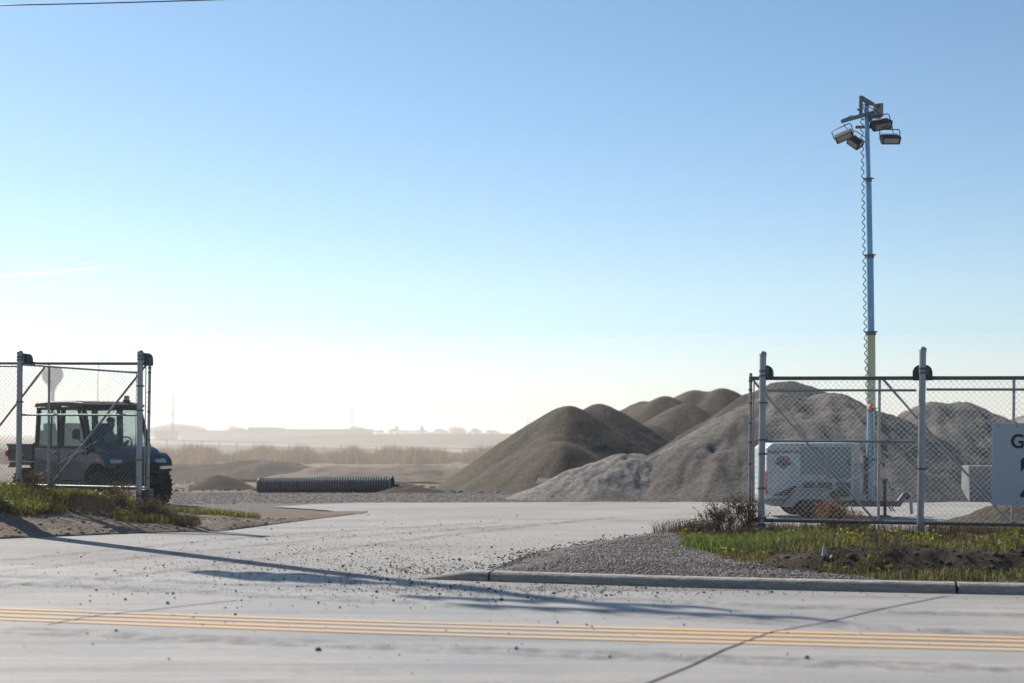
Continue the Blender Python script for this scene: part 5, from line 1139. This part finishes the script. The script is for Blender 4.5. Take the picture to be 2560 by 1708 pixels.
# utility poles
def util_pole(label, px, ytop, ybot, Y, arms, lean=0, group='utility poles on the horizon'):
    a = P(px - lean, ybot, Y); b_ = P(px, ytop, Y); t = thing('utility_pole', label, 'utility pole', tuple(a), group=group)
    MB().tube(a - Vector((0, 0, 1)), b_, .22, .15, n=8).build('pole', M['wood'], t, world=True)
    for py, w in arms:
        c = P(px, py, Y); ab = MB().box((c.x, Y - .2, c.z), (w, .15, .18)); ab.build('crossarm', M['wood'], t, world=True)
        ins = MB()
        for s in (-.45, 0, .45): ins.lathe([(.03, 0), (.09, .05), (.06, .15), (.1, .2), (.03, .3)], Matrix.Translation((c.x + s*w, Y - .2, c.z + .09)), 8)
        ins.build('insulator', M['concrete'], t, world=True)
util_pole('tall plain utility pole above the far tree row', 433, 985, 1099, 400, ((1036, 1.2),), 1)
util_pole('utility pole with side insulators above the dark warehouse end', 880, 1022, 1092, 520, ((1030, 2.0), (1040, 2.2)))
util_pole('faint utility pole beside the slope of the leftmost cone', 1320, 1042, 1090, 620, ((1047, 2.4), (1056, 2.0)))
# water tower seen through the left gate
wy = 300; a = P(131, 1099, wy); tk = thing('water_tower', 'grey tulip shaped water tower seen through the left gate', 'water tower', tuple(a)); q = P(131.5, 940, wy); s_ = wy/F_PX
MB().lathe([(0, 25*s_), (14*s_, 24*s_), (22*s_, 19*s_), (26*s_, 8*s_), (26*s_, -2*s_), (22*s_, -12*s_), (11*s_, -26*s_), (6*s_, -36*s_), (5*s_, -40*s_)], Matrix.Translation(q), 28).build('tank', M['tank'], tk, world=True, smooth=50)
MB().lathe([(5*s_, -39*s_), (4.6*s_, -60*s_), (5.5*s_, -140*s_), (9*s_, -162*s_)], Matrix.Translation(q), 20).build('stem', M['tank'], tk, world=True, smooth=60)
# ---- roadside utility pole just outside the frame: its shadow falls across the road
pb = Vector((-7.95, 20.95, .1)); up1 = thing('roadside_pole', 'tall wooden utility pole on the left verge whose shadow crosses the road', 'utility pole', tuple(pb))
MB().tube(pb - Vector((0, 0, .4)), pb + Vector((0, 0, 10.6)), .17, .115, n=16).build('pole', M['wood'], up1, world=True, smooth=60)
def xarm(z, l, off_=0):
    c = pb + Vector((0, 0, z)) + gate_u*off_; sqbar(MB(), c - gate_u*l/2 - gate_n*.16, c + gate_u*l/2 - gate_n*.16, .10, .13).build('crossarm', M['wood'], up1, world=True)
    ins = MB()
    for s in (-.48, -.3, -.14, .14, .3, .48): ins.lathe([(.03, 0), (.07, .05), (.045, .13), (.075, .18), (.02, .27)], Matrix.Translation(c + gate_u*l*s - gate_n*.16 + Vector((0, 0, .065))), 8)
    ins.build('insulator', M['concrete'], up1, world=True)
xarm(10.3, 2.8); xarm(9.6, 2.6); xarm(8.1, 2.2, -.5)
for s in (-1.25, -.75, -.27):
    c = pb + Vector((0, 0, 7.45)) + gate_u*s - gate_n*.3; MB().lathe([(0, .45), (.16, .44), (.19, .40), (.19, -.38), (.17, -.42), (0, -.42)], Matrix.Translation(c), 16).tube(c + Vector((0, 0, .44)), c + Vector((0, 0, .66)), .03).build('transformer', M['greypanel'], up1, world=True, smooth=50)
bk_ = MB(); sqbar(bk_, pb + Vector((0, 0, 7.5)) - gate_u*1.45 - gate_n*.12, pb + Vector((0, 0, 7.5)) + gate_u*.1 - gate_n*.12, .06, .1).build('bracket', M['galvdark'], up1, world=True)
# ---- overhead cable across the upper left corner
w0 = P(0, 13.5, 20.8); w1 = P(525, 0, 20.4); dw = (w1 - w0)/ (w1.x - w0.x); pts = []
for i in range(41):
    x = -7.9 + i*.8; pts.append(w0 + dw*(x - w0.x) + Vector((0, 0, .0022*(x - w0.x)*(x - w1.x))))
tag(MB().path(pts, .009, n=6).build('overhead_cable', M['cable'], smooth=180), 'thin black overhead cable crossing the sky in the upper left corner', 'cable')
# ---- aircraft trail high in the sky
ct = P(0, 692, 9000); ce = P(300, 664, 9000); n_ = 24; m_ct = mat('vapour', (1, 1, 1), 1); nt = NT(m_ct)
trn = nt.node('ShaderNodeBsdfTransparent'); tl_ = nt.node('ShaderNodeBsdfTranslucent'); tl_.inputs['Color'].default_value = (1, 1, 1, 1)
a1 = nt.node('ShaderNodeMixShader'); a1.inputs[0].default_value = .85; nt.ln(nt.b.outputs[0], a1.inputs[1]); nt.ln(tl_.outputs[0], a1.inputs[2])
a2 = nt.node('ShaderNodeMixShader'); a2.inputs[0].default_value = .6; nt.ln(trn.outputs[0], a2.inputs[1]); nt.ln(a1.outputs[0], a2.inputs[2]); nt.ln(a2.outputs[0], nt.n['Material Output'].inputs['Surface'])
pts = [ct.lerp(ce, -.4 + 1.4*i/n_) for i in range(n_+1)]; rr_ = [12*(1 - max(0, (-.4 + 1.4*i/n_))**1.5*.9) for i in range(n_+1)]
ctr = MB().path(pts, rr_, n=8).build('contrail', m_ct, smooth=180); tag(ctr, 'short white aircraft vapour trail low in the left sky', 'contrail')

# ------------------------------------------------------------------ dust hanging in the air
hz = MB().box((0, 1150, 7.5), (5200, 2800, 19.0)).build('haze', bpy.data.materials.new('haze_air'), smooth=0); kind(hz, 'stuff')
hm = hz.data.materials[0]; hm.use_nodes = True; hn = hm.node_tree.nodes; hn.clear(); ho_ = hn.new('ShaderNodeOutputMaterial'); pv = hn.new('ShaderNodeVolumePrincipled')
pv.inputs['Color'].default_value = (.985, .985, .99, 1); pv.inputs['Density'].default_value = .0004; pv.inputs['Anisotropy'].default_value = .35
hm.node_tree.links.new(pv.outputs[0], ho_.inputs['Volume'])

# dust kicked up in the yard and hanging low over the plain beyond
def dust(name, c, r, dens):
    bm = bmesh.new(); bmesh.ops.create_uvsphere(bm, u_segments=32, v_segments=20, radius=1)
    for v in bm.verts: v.co = (c[0] + v.co.x*r[0], c[1] + v.co.y*r[1], c[2] + v.co.z*r[2])
    me = bpy.data.meshes.new(name); bm.to_mesh(me); bm.free(); m = bpy.data.materials.new(name + '_air'); o = link(name, me, m, smooth=0); kind(o, 'stuff')
    m.use_nodes = True; q = m.node_tree.nodes; q.clear(); oo = q.new('ShaderNodeOutputMaterial'); v = q.new('ShaderNodeVolumePrincipled')
    v.inputs['Color'].default_value = (1, .95, .87, 1); v.inputs['Density'].default_value = dens; v.inputs['Anisotropy'].default_value = .35; m.node_tree.links.new(v.outputs[0], oo.inputs['Volume'])
dust('dust_bank', (-10, 330, 0), (460, 270, 16), .0011)
dust('dust_cloud', (-9, 58, -.6), (22, 21, 2.4), .0042)
